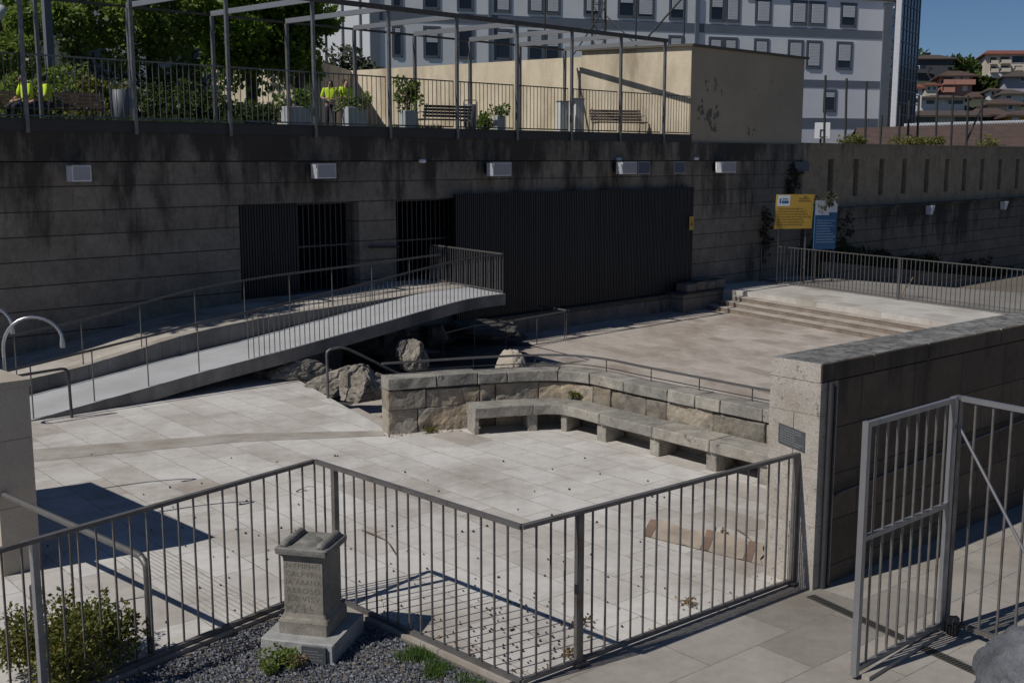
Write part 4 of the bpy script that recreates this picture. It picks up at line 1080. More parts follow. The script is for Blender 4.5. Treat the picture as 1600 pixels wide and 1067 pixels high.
MB().vbar(G2, .03, 2.285, .06, .06, 144.7).build('stile', FR, gl); MB().vbar(GE, .03, 2.285, .06, .06, 144.7).build('stile', FR, gl)
MB().bar(G2 + g2d * .031 + Vector((0, 0, 2.262)), GE - g2d * .031 + Vector((0, 0, 2.262)), .05, .045).build('top_rail', SL_, gl)
MB().bar(G2 + g2d * .031 + Vector((0, 0, .1)), GE - g2d * .031 + Vector((0, 0, .1)), .045, .04).build('bottom_rail', FR, gl)
b0 = None
for i in range(1, 13):
    q = G2 + g2d * (2.3 * i / 13) + Vector((0, 0, .121))
    if b0 is None: b0 = MB().vbar((0, 0), 0, 2.117, .018, .018, 144.7).build('baluster', FR, None); b0.parent = gl; b0.location = q - gl.location
    else: clone(b0, q - gl.location, gl)
off = dirv(234.7) * .045
MB().tube([G2 + g2d * .03 + off + Vector((0, 0, 2.03)), G2 + g2d * .95 + off + Vector((0, 0, .75))], .014, 8).build('stay', SL_, gl)
wc = G2 + g2d * .12 + off * 1.6
wh = MB(); ax = dirv(54.7)
wh.tube([wc + Vector((0, 0, .075)) - ax * .025, wc + Vector((0, 0, .075)) + ax * .025], .072, 16); cs = wh.build('castor', M['rubber'], gl)
mb = MB(); mb.obox(wc + Vector((-.05, -.03, .12)), (.11, 0, 0), (0, .07, 0), (0, 0, .06)); mb.build('bracket', M['steel_d'], cs)
t = thing('threshold_bar', 'flat beige bar lying on the paving under the open gate leaf', 'bar', P(1350, 1058))
a = P(1352, 1062); b = P(1468, 990)
MB().bar(a + Vector((0, 0, .022)), b + Vector((0, 0, .022)), .075, .04).build('bar', M['curb'], t)
# drain
t = thing('drain_grate', 'narrow cast drain grate crossing the paving under the gate', 'drain', P(1262, 930))
a = P(1266, 931); b = P(1560, 1066); d = (b - a).normalized(); s = Vector((-d.y, d.x, 0)); L_ = (b - a).length
mb = MB().obox(a - s * .055 + Vector((0, 0, .001)), d * L_, s * .11, (0, 0, .003)); mb.build('channel', M['rubber'], t)
mb = MB(); mb.obox(a - s * .06 + Vector((0, 0, .0045)), d * L_, s * .012, (0, 0, .004)); mb.obox(a + s * .048 + Vector((0, 0, .0045)), d * L_, s * .012, (0, 0, .004))
n = int(L_ / .035)
for i in range(n): mb.obox(a + d * (i * .035) - s * .048 + Vector((0, 0, .0045)), d * .016, s * .096, (0, 0, .004))
mb.build('bars', M['grate'], t)
# foreground parapet stone, close to the camera
rock('rounded grey stone parapet end close to the camera in the lower right corner', A(1670, 1114, 2.4), .175, .3, .17, 77, M['parapet'], flat=.9, amp=.1, cuts=2, cat='stone')
# ================================================================== ALTAR
AO = Vector((-1.84, 10.02, 0)); AR = R(-13.5)
at_ = thing('inscribed_altar', 'weathered Roman altar stone with carved lettering on a rough granite base', 'altar', AO, AR, world=False)
at_.scale = (.96, .97, .94)
def lathe_sq(mb, prof, sx, sy, tone=.5):       # prof: list of (outset, z)
    rings = []
    for o, z in prof:
        x, y = sx / 2 + o, sy / 2 + o; b = .012
        rings.append([(x - b, -y, z), (x, -y + b, z), (x, y - b, z), (x - b, y, z), (-x + b, y, z), (-x, y - b, z), (-x, -y + b, z), (-x + b, -y, z)])
    vs = [q for r in rings for q in r]; fs = [tuple(range(7, -1, -1)), tuple(range(len(vs) - 8, len(vs)))]
    for k in range(len(rings) - 1):
        for i in range(8): j = (i + 1) % 8; fs.append((k * 8 + i, k * 8 + j, k * 8 + 8 + j, k * 8 + 8 + i))
    mb.add(vs, fs, tone)
rn = random.Random(9)
mb = MB(); f = lambda s, d, z: Vector((s - .365, -.40 + d, z)); rough_stone(mb, f, 0, .73, -.02, .20, 0, .78, rn, .010, .012, .5, res=.04); mb.build('base_block', M['altar_base'], at_)
mb = MB(); lathe_sq(mb, [(0, .201), (.0, .32), (-.01, .345), (-.03, .365), (-.045, .40), (-.045, .94), (-.035, .965), (-.012, .99)], .50, .50); mb.build('shaft', M['altar'], at_)
mb = MB(); lathe_sq(mb, [(-.01, .991), (.008, 1.0), (.012, 1.03), (.012, 1.055), (.0, 1.065)], .50, .50)
for x in (-.185, .185): mb.tube([(x, -.235, 1.062), (x, -.19, 1.075), (x, .19, 1.075), (x, .235, 1.062)], [.03, .048, .048, .03], 10)
mb.tube([(0, 0, 1.05), (0, 0, 1.072), (0, 0, 1.078)], [.12, .105, .05], 14); mb.build('capital', M['altar_cap'], at_)
def text_mesh(name, lines, size, mat, parent, org, ex, ez, nrm, gap, depth=.002, xs=1.0, widths=None):
    mb = MB()
    for i, ln in enumerate(lines):
        cu = bpy.data.curves.new('tmp', 'FONT'); cu.body = ln; cu.size = size; cu.align_x = 'CENTER'; cu.space_character = 1.12; cu.resolution_u = 2
        ob = bpy.data.objects.new('tmp', cu); COL.objects.link(ob)
        bpy.context.view_layer.update()
        me = ob.evaluated_get(bpy.context.evaluated_depsgraph_get()).to_mesh()
        vs = [v.co.copy() for v in me.vertices]; fs = [tuple(p.vertices) for p in me.polygons]
        w = max((v.x for v in vs), default=1) - min((v.x for v in vs), default=0)
        k = xs if not widths else widths[i] / w
        mb.add([Vector(org) + Vector(ex) * (v.x * k) + Vector(ez) * (v.y - i * gap) + Vector(nrm) * depth for v in vs], fs)
        ob.to_mesh_clear(); bpy.data.objects.remove(ob); bpy.data.curves.remove(cu)
    return mb.build(name, mat, parent)
sh = [o for o in bpy.data.objects if o.parent == at_ and o.name.startswith('shaft')][0]
for i, (ln, wd) in enumerate(zip(['NYMPHIS', 'CALPVRN', 'IA ABANA', 'AEBOSO', 'EX VISV', 'V.S.L'], [.345, .35, .355, .345, .33, .19])): text_mesh('inscription_line', [ln], .074, M['carve'], sh, (0, -.205, .855 - .083 * i), (1, 0, 0), (0, 0, 1), (0, -1, 0), .083, .0012, widths=[wd])
bbk = [o for o in bpy.data.objects if o.parent == at_ and o.name.startswith('base_block')][0]
pq = [Vector((.06, -.425, .01)), Vector((.30, -.425, .01)), Vector((.30, -.425, .17)), Vector((.06, -.425, .17))]
qp = quadpart('plaque', M['plaque'], at_, pq, .03)
strips('lettering', M['plaquetx'], qp, pq, words(.15, .85, 4, random.Random(5), .1, .9, .35, .04, .12, .3), .001)
# ================================================================== LEFT PIER, HANDRAIL, HOOPS
pc = Vector((-5.20, 12.03, 0)); pd1 = dirv(-45); pd2 = dirv(225)
t = thing('stone_pier', 'smooth pale granite pier cut off by the left edge of the photo', 'pier', pc)
z = 0
for h in (.74, .74, .56):
    mb = MB().obox(pc + Vector((0, 0, z + .002)), pd1 * 3.3, pd2 * .40, (0, 0, h - .005)); mb.build('block', M['pier'], t); z += h
mb = MB().obox(pc - pd1 * .012 - pd2 * .012 + Vector((0, 0, z + .001)), pd1 * 3.32, pd2 * .424, (0, 0, .075)); mb.build('cap', M['pier'], t)
HA = Vector((-3.30, 9.84, 0)); hd = (Vector((-5.52, 11.86, 0)) - HA).normalized()
hp = [HA, HA + Vector((0, 0, .5)), HA + Vector((0, 0, .78)), HA + hd * .03 + Vector((0, 0, .85)), HA + hd * .1 + Vector((0, 0, .885)), HA + hd * .25 + Vector((0, 0, .895)), HA + hd * 1.6 + Vector((0, 0, .9)), HA + hd * 4.4 + Vector((0, 0, .9))]
t = thing('bent_handrail', 'thick brown steel handrail bent down to the ground behind the shrub', 'handrail', HA)
MB().tube(catmull(hp, 6), .034, 10).build('rail', M['steel'], t)
for k in (1.45, 3.2): MB().tube([HA + hd * k, HA + hd * k + Vector((0, 0, .89))], .014, 8).build('post', M['rail_b'], t)
for i, (off_, lb) in enumerate(((Vector((0, 0, 0)), 'shiny gooseneck water spout rising behind the stone pier'), (Vector((-1.06, 1.08, 0)), 'second gooseneck water spout, mostly cut off by the left photo edge'))):
    a = A(5, 545, 13.15) + off_; b = A(97, 530, 13.27) + off_; z1_ = 2.62; zl = a.z; m_ = (a + b) / 2; hw = (b - a) / 2
    pts = [Vector((a.x, a.y, 0)), Vector((a.x, a.y, 1.0))]
    for k in range(0, 15):
        an = math.pi * (1 - k / 14); q = m_ + hw * math.cos(an); q.z = (zl if k < 7 else b.z) + (z1_ - (zl if k < 7 else b.z)) * math.sin(an); pts.append(q)
    t = thing('water_spout', lb, 'spout', Vector((a.x, a.y, 0)), group='gooseneck spouts at the left edge')
    MB().tube(pts, .02, 10).build('tube', M['chrome'], t)
    MB().tube([pts[-1] + Vector((0, 0, .01)), pts[-1] - Vector((0, 0, .05)), pts[-1] - Vector((0, 0, .10))], [.024, .032, .03], 10).build('nozzle', M['chrome'], t)
    MB().tube([Vector((a.x, a.y, 0)), Vector((a.x, a.y, .02)), Vector((a.x, a.y, .03))], [.07, .07, .03], 12).build('base', M['steel_d'], t)
# ================================================================== SMALL THINGS ON THE PLAZA
cp = [P(1005, 836, .012), P(1188, 881, .012), P(1197, 853, .012), P(1016, 818, .012)]
cb = thing('cardboard_strip', 'long flattened piece of brown cardboard lying by the fence', 'cardboard', cp[0])
mb = MB(); n = 14
g = []
for i in range(n + 1):
    for j in range(5):
        p = cp[0].lerp(cp[1], i / n).lerp(cp[3].lerp(cp[2], i / n), j / 4); p.z = .012 + .03 * abs(math.sin(i * .55 + j * .3)) * (j / 4) + .02 * mnoise.noise(Vector((i * .7, j * .9, 2))) + (.05 if j == 4 else 0) * (.5 + .5 * math.sin(i * .9))
        g.append(p + (cp[1] - cp[0]).normalized() * (random.uniform(-.03, .03) if i in (0, n) else 0))
fs = [(i * 5 + j, (i + 1) * 5 + j, (i + 1) * 5 + j + 1, i * 5 + j + 1) for i in range(n) for j in range(4)]
k = len(g); g2 = [p - Vector((0, 0, .006)) for p in g]
mb.add(g + g2, fs + [(d + k, c + k, b + k, a + k) for a, b, c, d in fs], .5, True); mb.build('sheet', M['card'], cb)
for x0 in (.05, .55, .86):
    mb = MB()
    a = cp[0].lerp(cp[1], x0); b = cp[0].lerp(cp[1], x0 + .06); c = cp[3].lerp(cp[2], x0 + .05); d = cp[3].lerp(cp[2], x0 - .01)
    i0 = int(x0 * n); 
    idx = [(i0, 0), (i0 + 1, 0), (i0 + 1, 1), (i0 + 1, 2), (i0 + 1, 3), (i0 + 1, 4), (i0, 4), (i0, 3), (i0, 2), (i0, 1)]
    for j in range(4):
        mb.add([g[i0 * 5 + j] + Vector((0, 0, .004)), g[(i0 + 1) * 5 + j] + Vector((0, 0, .004)), g[(i0 + 1) * 5 + j + 1] + Vector((0, 0, .004)), g[i0 * 5 + j + 1] + Vector((0, 0, .004))], [(0, 1, 2, 3)])
    mb.build('brown_tape', M['tape'], cb)
def twig(lb, pts, r, z=.015):
    q = [P(u, v, z + .02 * (i % 2)) for i, (u, v) in enumerate(pts)]
    t = thing('twig', lb, 'twig', q[0]); MB().tube(catmull(q, 4), [r * (1 - .6 * i / (4 * (len(q) - 1))) for i in range(4 * (len(q) - 1) + 1)], 5).build('stem', M['twig'], t)
    d = (q[-1] - q[0]).normalized(); MB().tube([q[1], q[1] + Vector((.08, .07, .02)), q[1] + Vector((.17, .08, .01))], r * .4, 5).build('side_shoot', M['twig'], t)
twig('curved dry twig on the paving behind the middle fence leg', [(566, 828), (584, 834), (604, 845), (613, 858), (621, 870)], .011)
twig('thin dry twig lying on the pale slabs above the cardboard', [(1150, 826), (1162, 833), (1172, 842), (1176, 850)], .008)
twig('short dry stick at the foot of the left fence leg', [(463, 768), (470, 764), (480, 766)], .012)
# fallen berries and dry leaves: far too many to count
rnd = random.Random(14); mb = MB()
def inpl(p): return (dirv(135).x * (p - C2).y - dirv(135).y * (p - C2).x) > .1 and (dirv(50.3).x * (p - C3).y - dirv(50.3).y * (p - C3).x) > .1
def sphere(mb, c, r, rnd):
    vs = []; 
    for zz, k in ((-.9, .45), (-.3, .95), (.4, .9), (.95, .3)):
        for i in range(6): an = i * math.pi / 3; vs.append(c + Vector((math.cos(an) * k, math.sin(an) * k, zz)) * r)
    fs = [(j * 6 + i, j * 6 + (i + 1) % 6, j * 6 + 6 + (i + 1) % 6, j * 6 + 6 + i) for j in range(3) for i in range(6)] + [tuple(range(18, 24))]
    mb.add(vs, fs, rnd.random(), True)
k = 0
while k < 270:
    if k < 150: u = rnd.gauss(800, 75); v = rnd.gauss(985, 45)
    else: u = rnd.uniform(60, 1230); v = rnd.uniform(650, 1040)
    p = P(u, v, .012)
    if k < 150 and not inpl(p): continue
    if k >= 150 and (p.y > 17.2 or (p.x > 0 and not inpl(p))): continue
    k += 1; sphere(mb, p, rnd.uniform(.007, .013) * (1.0 if p.y < 13 else 1.3), rnd)
mb.build('fallen_berries', M['berry'], None, kind='stuff')
mb = MB(); k = 0
for _ in range(260):
    b = rnd.choice(((C3, CR), (C2, C3), (C2, LEFT_END), (Vector((-2, 17.9, 0)), Vector((-.7, 18.4, 0)))))
    p = b[0].lerp(b[1], rnd.random()); s_ = Vector((-(b[1] - b[0]).y, (b[1] - b[0]).x, 0)).normalized() * (1 if b[1] is not LEFT_END else -1)
    p = p + s_ * abs(rnd.gauss(0.12, .09)) ; p.z = .012
    leaves(mb, p, (.02, .02, .004), 1, .035, rnd)
for u, v in ((905, 972), (1075, 942), (1130, 835), (893, 1020)):
    for _ in range(45):
        p = P(u + rnd.gauss(0, 7), v + rnd.gauss(0, 3), .02); leaves(mb, p, (.03, .03, .02), 1, .05, rnd)
mb.build('dry_leaves', M['dryleaf'], None, kind='stuff')
# grass tufts at the kerb and shrub in the corner
rnd = random.Random(31); mb = MB()
def blades(mb, c, n, sp, h):
    for _ in range(n):
        a = rnd.uniform(0, 6.28); k = rnd.random() ** .5 * sp; p = c + Vector((math.cos(a) * k, math.sin(a) * k, 0))
        t_ = Vector((rnd.uniform(-.5, .5), rnd.uniform(-.5, .5), 1)).normalized() * h * rnd.uniform(.5, 1.2); s_ = Vector((-t_.y, t_.x, 0)).normalized() * .005 if abs(t_.x) + abs(t_.y) > 1e-4 else Vector((.005, 0, 0))
        mb.add([p - s_, p + s_, p + t_], [(0, 1, 2)], rnd.random())
for i in range(26):
    f_ = rnd.random(); c = P(650, 1018).lerp(P(772, 1075), f_) + Vector((rnd.uniform(-.14, .02), rnd.uniform(-.2, .03), 0))
    blades(mb, c, 90, .1, .06)
mb.build('grass', M['grass'], None, kind='stuff')
shrub('bushy green and yellow shrub growing behind the left fence leg', (-3.9, 9.44, 0), 1.0, .64, M['leaf3'], 17, n=40, leaf=.045, per=170)
shrub('low leafy weed growing against the left of the altar base', (-2.08, 9.52, 0), .32, .17, M['leaf2'], 19, n=9, leaf=.035, per=60, name='weed', cat='weed')
shrub('tiny reddish weed at the front of the altar base', (-1.9, 9.5, 0), .16, .15, M['dryleaf'], 29, n=5, leaf=.03, per=26, name='weed', cat='weed')
shrub('small green weed sprouting between the bench and the curved wall', tuple(fb(s_b[2] - .1, .03, .44)), .22, .14, M['leaf3'], 23, n=5, leaf=.035, per=40, name='weed', cat='weed')
shrub('small weed at the foot of the curved wall left of the bench', (-1.35, 18.33, 0), .2, .12, M['leaf3'], 24, n=5, leaf=.03, per=40, name='weed', cat='weed')
# ================================================================== GARDEN
GZ = 5.22
gp = [wl(-48, -.45, 0), wl(3, -.45, 0), wl(46, -.42, 0), Vector((60, 72, 0)), Vector((-60, 72, 0)), Vector((-60, 0, 0))]
gp = [wl(-48, -.45, 0), wl(2.98, -.45, 0), wl(2.98, -26, 0), Vector((-60, 72, 0)), Vector((-60, 0, 0))]
sheet('garden', [q[:2] for q in gp], GZ, M['soil'])
sheet('court', [q[:2] for q in (wl(2.9, -.3, 0), wl(46, -.35, 0), Vector((60, 76, 0)), wl(2.9, -40, 0))], 5.03, M['soil'])
# lawn patches (beyond counting)
rnd = random.Random(41); mb = MB()
for u0, u1, y0, y1, n in ((380, 690, 34.5, 41, 5200), (0, 380, 27, 36, 2600)):
    for _ in range(n):
        y = rnd.uniform(y0, y1); u = rnd.uniform(u0, u1); p = A(u, 200, y); p.z = GZ
        if (p - W0).dot(N1) > -1.2: continue
        t_ = Vector((rnd.uniform(-.4, .4), rnd.uniform(-.4, .4), 1)) * rnd.uniform(.12, .3); s_ = Vector((.03, .012, 0))
        mb.add([p - s_, p + s_, p + t_], [(0, 1, 2)], rnd.random())
mb.build('lawn', M['grass'], None, kind='stuff')
# yellow building and garden wall
BC0 = wl(-4.21, -.06, 0); BL = dirv(-63); BLe = BC0 + BL * 4.0
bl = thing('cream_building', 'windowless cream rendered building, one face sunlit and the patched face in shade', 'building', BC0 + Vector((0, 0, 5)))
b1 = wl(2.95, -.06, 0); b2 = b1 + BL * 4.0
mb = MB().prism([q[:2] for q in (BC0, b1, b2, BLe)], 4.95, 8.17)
# split the shaded (front) face so that it carries its own patched render, darkened for its shade
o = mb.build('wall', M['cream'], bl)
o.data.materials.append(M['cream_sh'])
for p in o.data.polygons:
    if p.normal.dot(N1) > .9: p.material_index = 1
mb = MB()
out = [BC0 - BL * .12 - E1 * .12, b1 - BL * .12 + E1 * .12, b2 + BL * .1 + E1 * .12, BLe + BL * .1 - E1 * .12]
mb.prism([q[:2] for q in out], 8.172, 8.25); mb.build('roof', M['roofdark'], bl)
rnd = random.Random(77); mb = MB()
def blot(a, z, r, n=7):
    for _ in range(n):
        c = wl(a + rnd.gauss(0, r * .7), -.057, z + rnd.gauss(0, r)); k = rnd.uniform(.25, .6) * r; m_ = 9; ring = []
        for i in range(m_):
            an = 6.283 * i / m_; rr = k * rnd.uniform(.5, 1.2); ring.append(c + E1 * math.cos(an) * rr + Vector((0, 0, math.sin(an) * rr * 1.3)) + N1 * .0005 * _)
        mb.add(ring, [tuple(range(m_))])
for u, v, r in ((1105, 130, .1), (1120, 135, .1), (1098, 175, .16), (1107, 180, .2), (1118, 176, .22), (1119, 195, .12), (1171, 207, .1), (1180, 205, .08), (1130, 145, .06), (1208, 128, .05), (1222, 150, .05), (1182, 137, .04)):
    q = W(u, v, W0, 45); a = (q - W0).dot(E1); blot(a, q.z, r)
mb.build('peeled_patches', M['carve'], bl)
GW0 = BLe - BL * .01; GWd = dirv(-55)
gw = thing('garden_wall', 'long sunlit cream wall closing the garden on the far side, stained along its top', 'wall', GW0 + Vector((0, 0, 5)))
g1 = GW0 + GWd * 11.0; g2 = P(501, 97, 7.98)
mb = MB()
g3_ = P(330, 104, 7.98)
for a, b in ((GW0, g1), (g1, Vector((g2.x, g2.y, 0))), (Vector((g2.x, g2.y, 0)), Vector((g3_.x, g3_.y, 0)))):
    d = (b - a).normalized(); s = Vector((-d.y, d.x, 0)) * -.3
    if s.y < 0: s = -s
    mb.obox(Vector((a.x, a.y, 4.9)) , b - a, s, (0, 0, 3.08))
mb.build('wall', M['cream'], gw)
for i in range(2): 
    pass
# grey cabinets at the wall
for i, (u, v0, v1, lb) in enumerate(((879, 160, 203, 'left grey utility cabinet by the cream wall'), (903, 156, 203, 'right and taller grey utility cabinet by the cream wall'))):
    q = A(u, 200, 39.2 + i * .6); t = thing('utility_cabinet', lb, 'cabinet', (q.x, q.y, GZ), group='grey cabinets by the cream wall')
    top = A(u, v0, q.y).z
    MB().bbox((q.x, q.y, GZ + .02), .34, .26, top - GZ - .02, R(27), .01).build('case', M['cabinet'], t); MB().bbox((q.x, q.y, top + .002), .38, .3, .04, R(27), .01).build('lid', M['steel_l'], t)
# planters
def planter(lb, u0, u1, v_top, y, seed, mat, h=.5, dens=8, leaf=.12, rz=45, plabel=None, tall=1.0):
    q = A((u0 + u1) / 2, 200, y); top = A(u0, v_top, y).z; w = (u1 - u0) / F * y
    t = thing('planter', lb, 'planter', (q.x, q.y, GZ), group='pale grey planters in the garden')
    sx, sy = w * .74, w * .42
    MB().bbox((q.x, q.y, GZ + .03), sx, sy, top - GZ - .03, R(rz), .015).build('box', M['planter'], t)
    MB().bbox((q.x, q.y, top - .04), sx - .08, sy - .08, .045, R(rz), .005).build('soil', M['soil'], t)
    rnd = random.Random(seed); cl = []; b = Vector((q.x, q.y, top)); sb = MB()
    for k in range(dens):
        c = b + Vector((rnd.uniform(-.45, .45) * w, rnd.uniform(-.15, .15) * w, h * rnd.uniform(.1, .95) * tall)); cl.append((c, (.14, .14, .17), 42)); sb.tube([b, b.lerp(c, .6), c], [.012, .01, .004], 4)
    pt = thing('potted_shrub', plabel, 'shrub', b, group='shrubs in the garden planters')
    crown(cl, leaf, seed).build('foliage', mat, pt); sb.build('stem', M['bark'], pt)
planter('long grey planter left of the standing workers', 436, 492, 167, 33.2, 51, M['leaf'], .35, 7, plabel='dark low shrub in the planter left of the workers')
planter('grey planter right beside the standing workers', 529, 577, 168, 33.6, 52, M['leaf2'], .25, 7, plabel='sparse low plants in the planter beside the workers')
planter('grey planter holding a tall bushy shrub', 621, 656, 173, 34.6, 53, M['leaf2'], .85, 15, tall=1.0, plabel='tall bushy olive green shrub in the planter left of the dark bench')
planter('small grey planter right of the round bush', 768, 792, 181, 37.0, 54, M['leaf'], .3, 5, plabel='small round shrub in the planter nearest the cabinets')
shrub('round dark bush on the ground left of the small planter', A(762, 200, 37.6).xy.to_3d() + Vector((0, 0, GZ)), .7, .75, M['leaf'], 55, n=14, leaf=.1, per=70)
# benches
def bench(lb, q, rz, mat, w=1.8, flip=1, frame=None):
    t = thing('garden_bench', lb, 'bench', q, rz, world=False)
    mb = MB()
    for i in range(4): mb.obox((-w / 2, -.22 + i * .115, .42), (w, 0, 0), (0, .095, 0), (0, 0, .035))
    mb.build('seat', mat, t)
    mb = MB()
    for i in range(4): mb.obox((-w / 2, .25 + i * .03, .50 + i * .095), (w, 0, 0), (0, .01, .075), (0, .03, -.004))
    mb.build('backrest', mat, t)
    for s in (-1, 1):
        x = s * (w / 2 - .08)
        mb = MB(); mb.tube([(x, -.22, 0), (x, -.2, .25), (x, -.22, .45)], .022, 6); mb.tube([(x, .3, 0), (x, .22, .3), (x, .27, .5), (x, .38, .9)], .022, 6); mb.tube([(x, -.22, .415), (x, .25, .415)], .02, 6)
        mb.build('leg', frame or M['steel_d'], t)
        mb = MB(); mb.tube([(x, -.22, .43), (x, -.24, .6), (x, -.15, .66), (x, .3, .66)], .018, 6); mb.build('armrest', frame or M['steel_d'], t)
    return t
q = A(692, 198, 36.2); bench('dark slatted metal bench, seen from behind, left of the dark bin', (q.x, q.y, GZ), R(45 + 180 - 12), M['woodd'], 1.7, frame=M['steel_l'])
q = A(968, 205, 39.0); bench('brown wooden bench in front of the sunlit cream building', (q.x, q.y, GZ), R(20), M['wood'], 1.9, frame=M['steel_l'])
q = A(98, 190, 28.5); bench('dark wooden bench with two workers sitting on it at the left', (q.x - .25, q.y, GZ), R(30), M['wood'], 2.6)
# bins
def bin_(lb, u0, u1, v0, v1, y, mat):
    q = A((u0 + u1) / 2, v0, y); w = (u1 - u0) / F * y; t = thing('litter_bin', lb, 'bin', (q.x, q.y, GZ), group='litter bins with a hoop in the garden')
    h = A(u0, v1, y).z - GZ
    MB().tube([(q.x, q.y, GZ + .05), (q.x, q.y, GZ + .06), (q.x, q.y, GZ + h), (q.x, q.y, GZ + h + .01)], [w * .36, w * .4, w * .4, w * .36], 14).build('body', mat, t)
    z1 = q.z; x = w * .46
    MB().tube([(q.x - x, q.y, GZ), (q.x - x, q.y, z1 - .06), (q.x - x * .85, q.y, z1), (q.x + x * .85, q.y, z1), (q.x + x, q.y, z1 - .06), (q.x + x, q.y, GZ)], .018, 6).build('hoop', M['steel_l'], t)
bin_('grey litter bin among the bushes at the left', 172, 204, 131, 141, 28.6, M['bin'])
bin_('blue grey litter bin right of the dark bench', 724, 746, 157, 164, 36.8, M['bin'])
# ------------------------------------------------------------------ people
def skin_obj(name, joints, edges, mat, parent, sub=2):
    me = bpy.data.meshes.new(name); ks = list(joints); me.from_pydata([joints[k][0] for k in ks], [(ks.index(a), ks.index(b)) for a, b in edges], [])
    o = bpy.data.objects.new(name, me); COL.objects.link(o); o.parent = parent
    m = o.modifiers.new('Skin', 'SKIN'); m.use_smooth_shade = True
    for k, sv in zip(ks, me.skin_vertices[0].data):
        r = joints[k][1]; sv.radius = r if isinstance(r, tuple) else (r, r)
    me.skin_vertices[0].data[0].use_root = True
    s = o.modifiers.new('Subsurf', 'SUBSURF'); s.levels = sub; s.render_levels = sub
    me.materials.append(mat); return o
def person(lb, loc, rz, J, sit=False, long_hair=False, scale=1.0, build=1.0):
    t = thing('person', lb, 'person', loc, rz, group=None, world=False); t.scale = (scale,) * 3
    base = [('pel', 'bel'), ('bel', 'che'), ('che', 'nec'), ('nec', 'hea'), ('hea', 'cro'), ('hea', 'nos')]
    for s in 'LR': base += [('che', 'sho' + s), ('sho' + s, 'elb' + s), ('elb' + s, 'wri' + s), ('wri' + s, 'han' + s), ('pel', 'hip' + s), ('hip' + s, 'kne' + s), ('kne' + s, 'ank' + s), ('ank' + s, 'toe' + s)]
    for s in 'LR':
        w = Vector(J['wri' + s]); h = Vector(J['han' + s]); d = (h - w).normalized(); sd = d.cross(Vector((0, 1, .2))).normalized()
        for i, k in enumerate((-.032, -.011, .011, .032)):
            J['f%d%s' % (i, s)] = tuple(h + sd * k + d * (.075 - .02 * (i in (0, 3))) + Vector((0, .012, 0))); base.append(('han' + s, 'f%d%s' % (i, s)))
        J['th' + s] = tuple(w.lerp(h, .6) + sd * .05 + d * .03); base.append(('wri' + s, 'th' + s))
    rad = dict(pel=.135, bel=.12, che=.145, nec=.055, hea=(.078, .09), cro=.062, nos=.016)
    for s in 'LR': rad.update({'sho' + s: .062, 'elb' + s: .042, 'wri' + s: .028, 'han' + s: .034, 'hip' + s: .095, 'kne' + s: .06, 'ank' + s: .038, 'toe' + s: .034, 'th' + s: .009, **{'f%d%s' % (i, s): .009 for i in range(4)}})
    body = skin_obj('body', {k: (J[k], rad[k]) for k in J}, base, M['skin'], t)
    k = 1.13 * build
    g = {q: (J[q], (rad[q] if not isinstance(rad[q], tuple) else rad[q][0]) * k) for q in ('pel', 'bel', 'che', 'shoL', 'elbL', 'shoR', 'elbR')}
    g['nk'] = (tuple(Vector(J['che']).lerp(Vector(J['nec']), .6)), .09)
    skin_obj('shirt', g, [('pel', 'bel'), ('bel', 'che'), ('che', 'nk'), ('che', 'shoL'), ('shoL', 'elbL'), ('che', 'shoR'), ('shoR', 'elbR')], M['hivis'], t)
    g = {q: (J[q], rad[q] * 1.2) for q in ('pel', 'hipL', 'kneL', 'ankL', 'hipR', 'kneR', 'ankR')}; g['wst'] = (tuple(Vector(J['pel']).lerp(Vector(J['bel']), .45)), .155)
    skin_obj('trousers', {q: g[q] for q in ('pel', 'wst', 'hipL', 'kneL', 'ankL', 'hipR', 'kneR', 'ankR')}, [('pel', 'wst'), ('pel', 'hipL'), ('hipL', 'kneL'), ('kneL', 'ankL'), ('pel', 'hipR'), ('hipR', 'kneR'), ('kneR', 'ankR')], M['navy'], t)
    h = Vector(J['hea']); c = Vector(J['cro']); bk = Vector((0, -.035, 0))
    hj = {'a': (tuple(c + bk * .6 + Vector((0, 0, .03))), .098), 'b': (tuple(h + bk * 1.5 + Vector((0, 0, .045))), .108), 'c': (tuple(h + bk * 2.0 - Vector((0, 0, .09 if not long_hair else .2))), .06 if not long_hair else .115)}
    skin_obj('hair', hj, [('a', 'b'), ('b', 'c')], M['hair'], t)
    for s in 'LR':
        a = Vector(J['ank' + s]); o_ = Vector(J['toe' + s])
        skin_obj('shoe', {'h': (tuple(a + Vector((0, -.03, -.03))), .05), 'm': (tuple(a.lerp(o_, .5) + Vector((0, 0, -.012))), .047), 't': (tuple(o_ + Vector((0, .02, 0))), .04)}, [('h', 'm'), ('m', 't')], M['shoe'], t)
    if not sit:
        pz = Vector(J['pel']).lerp(Vector(J['bel']), .5); mb = MB()
        ring = [(math.cos(i * .3927) * .185, math.sin(i * .3927) * .175, 0) for i in range(16)]
        vs = [Vector((x, y + pz.y, pz.z + dz)) for dz in (-.02, .03) for x, y, _ in ring]
        mb.add(vs, [(i, (i + 1) % 16, 16 + (i + 1) % 16, 16 + i) for i in range(16)]); mb.build('reflective_belt', M['refl'], t)
    return t
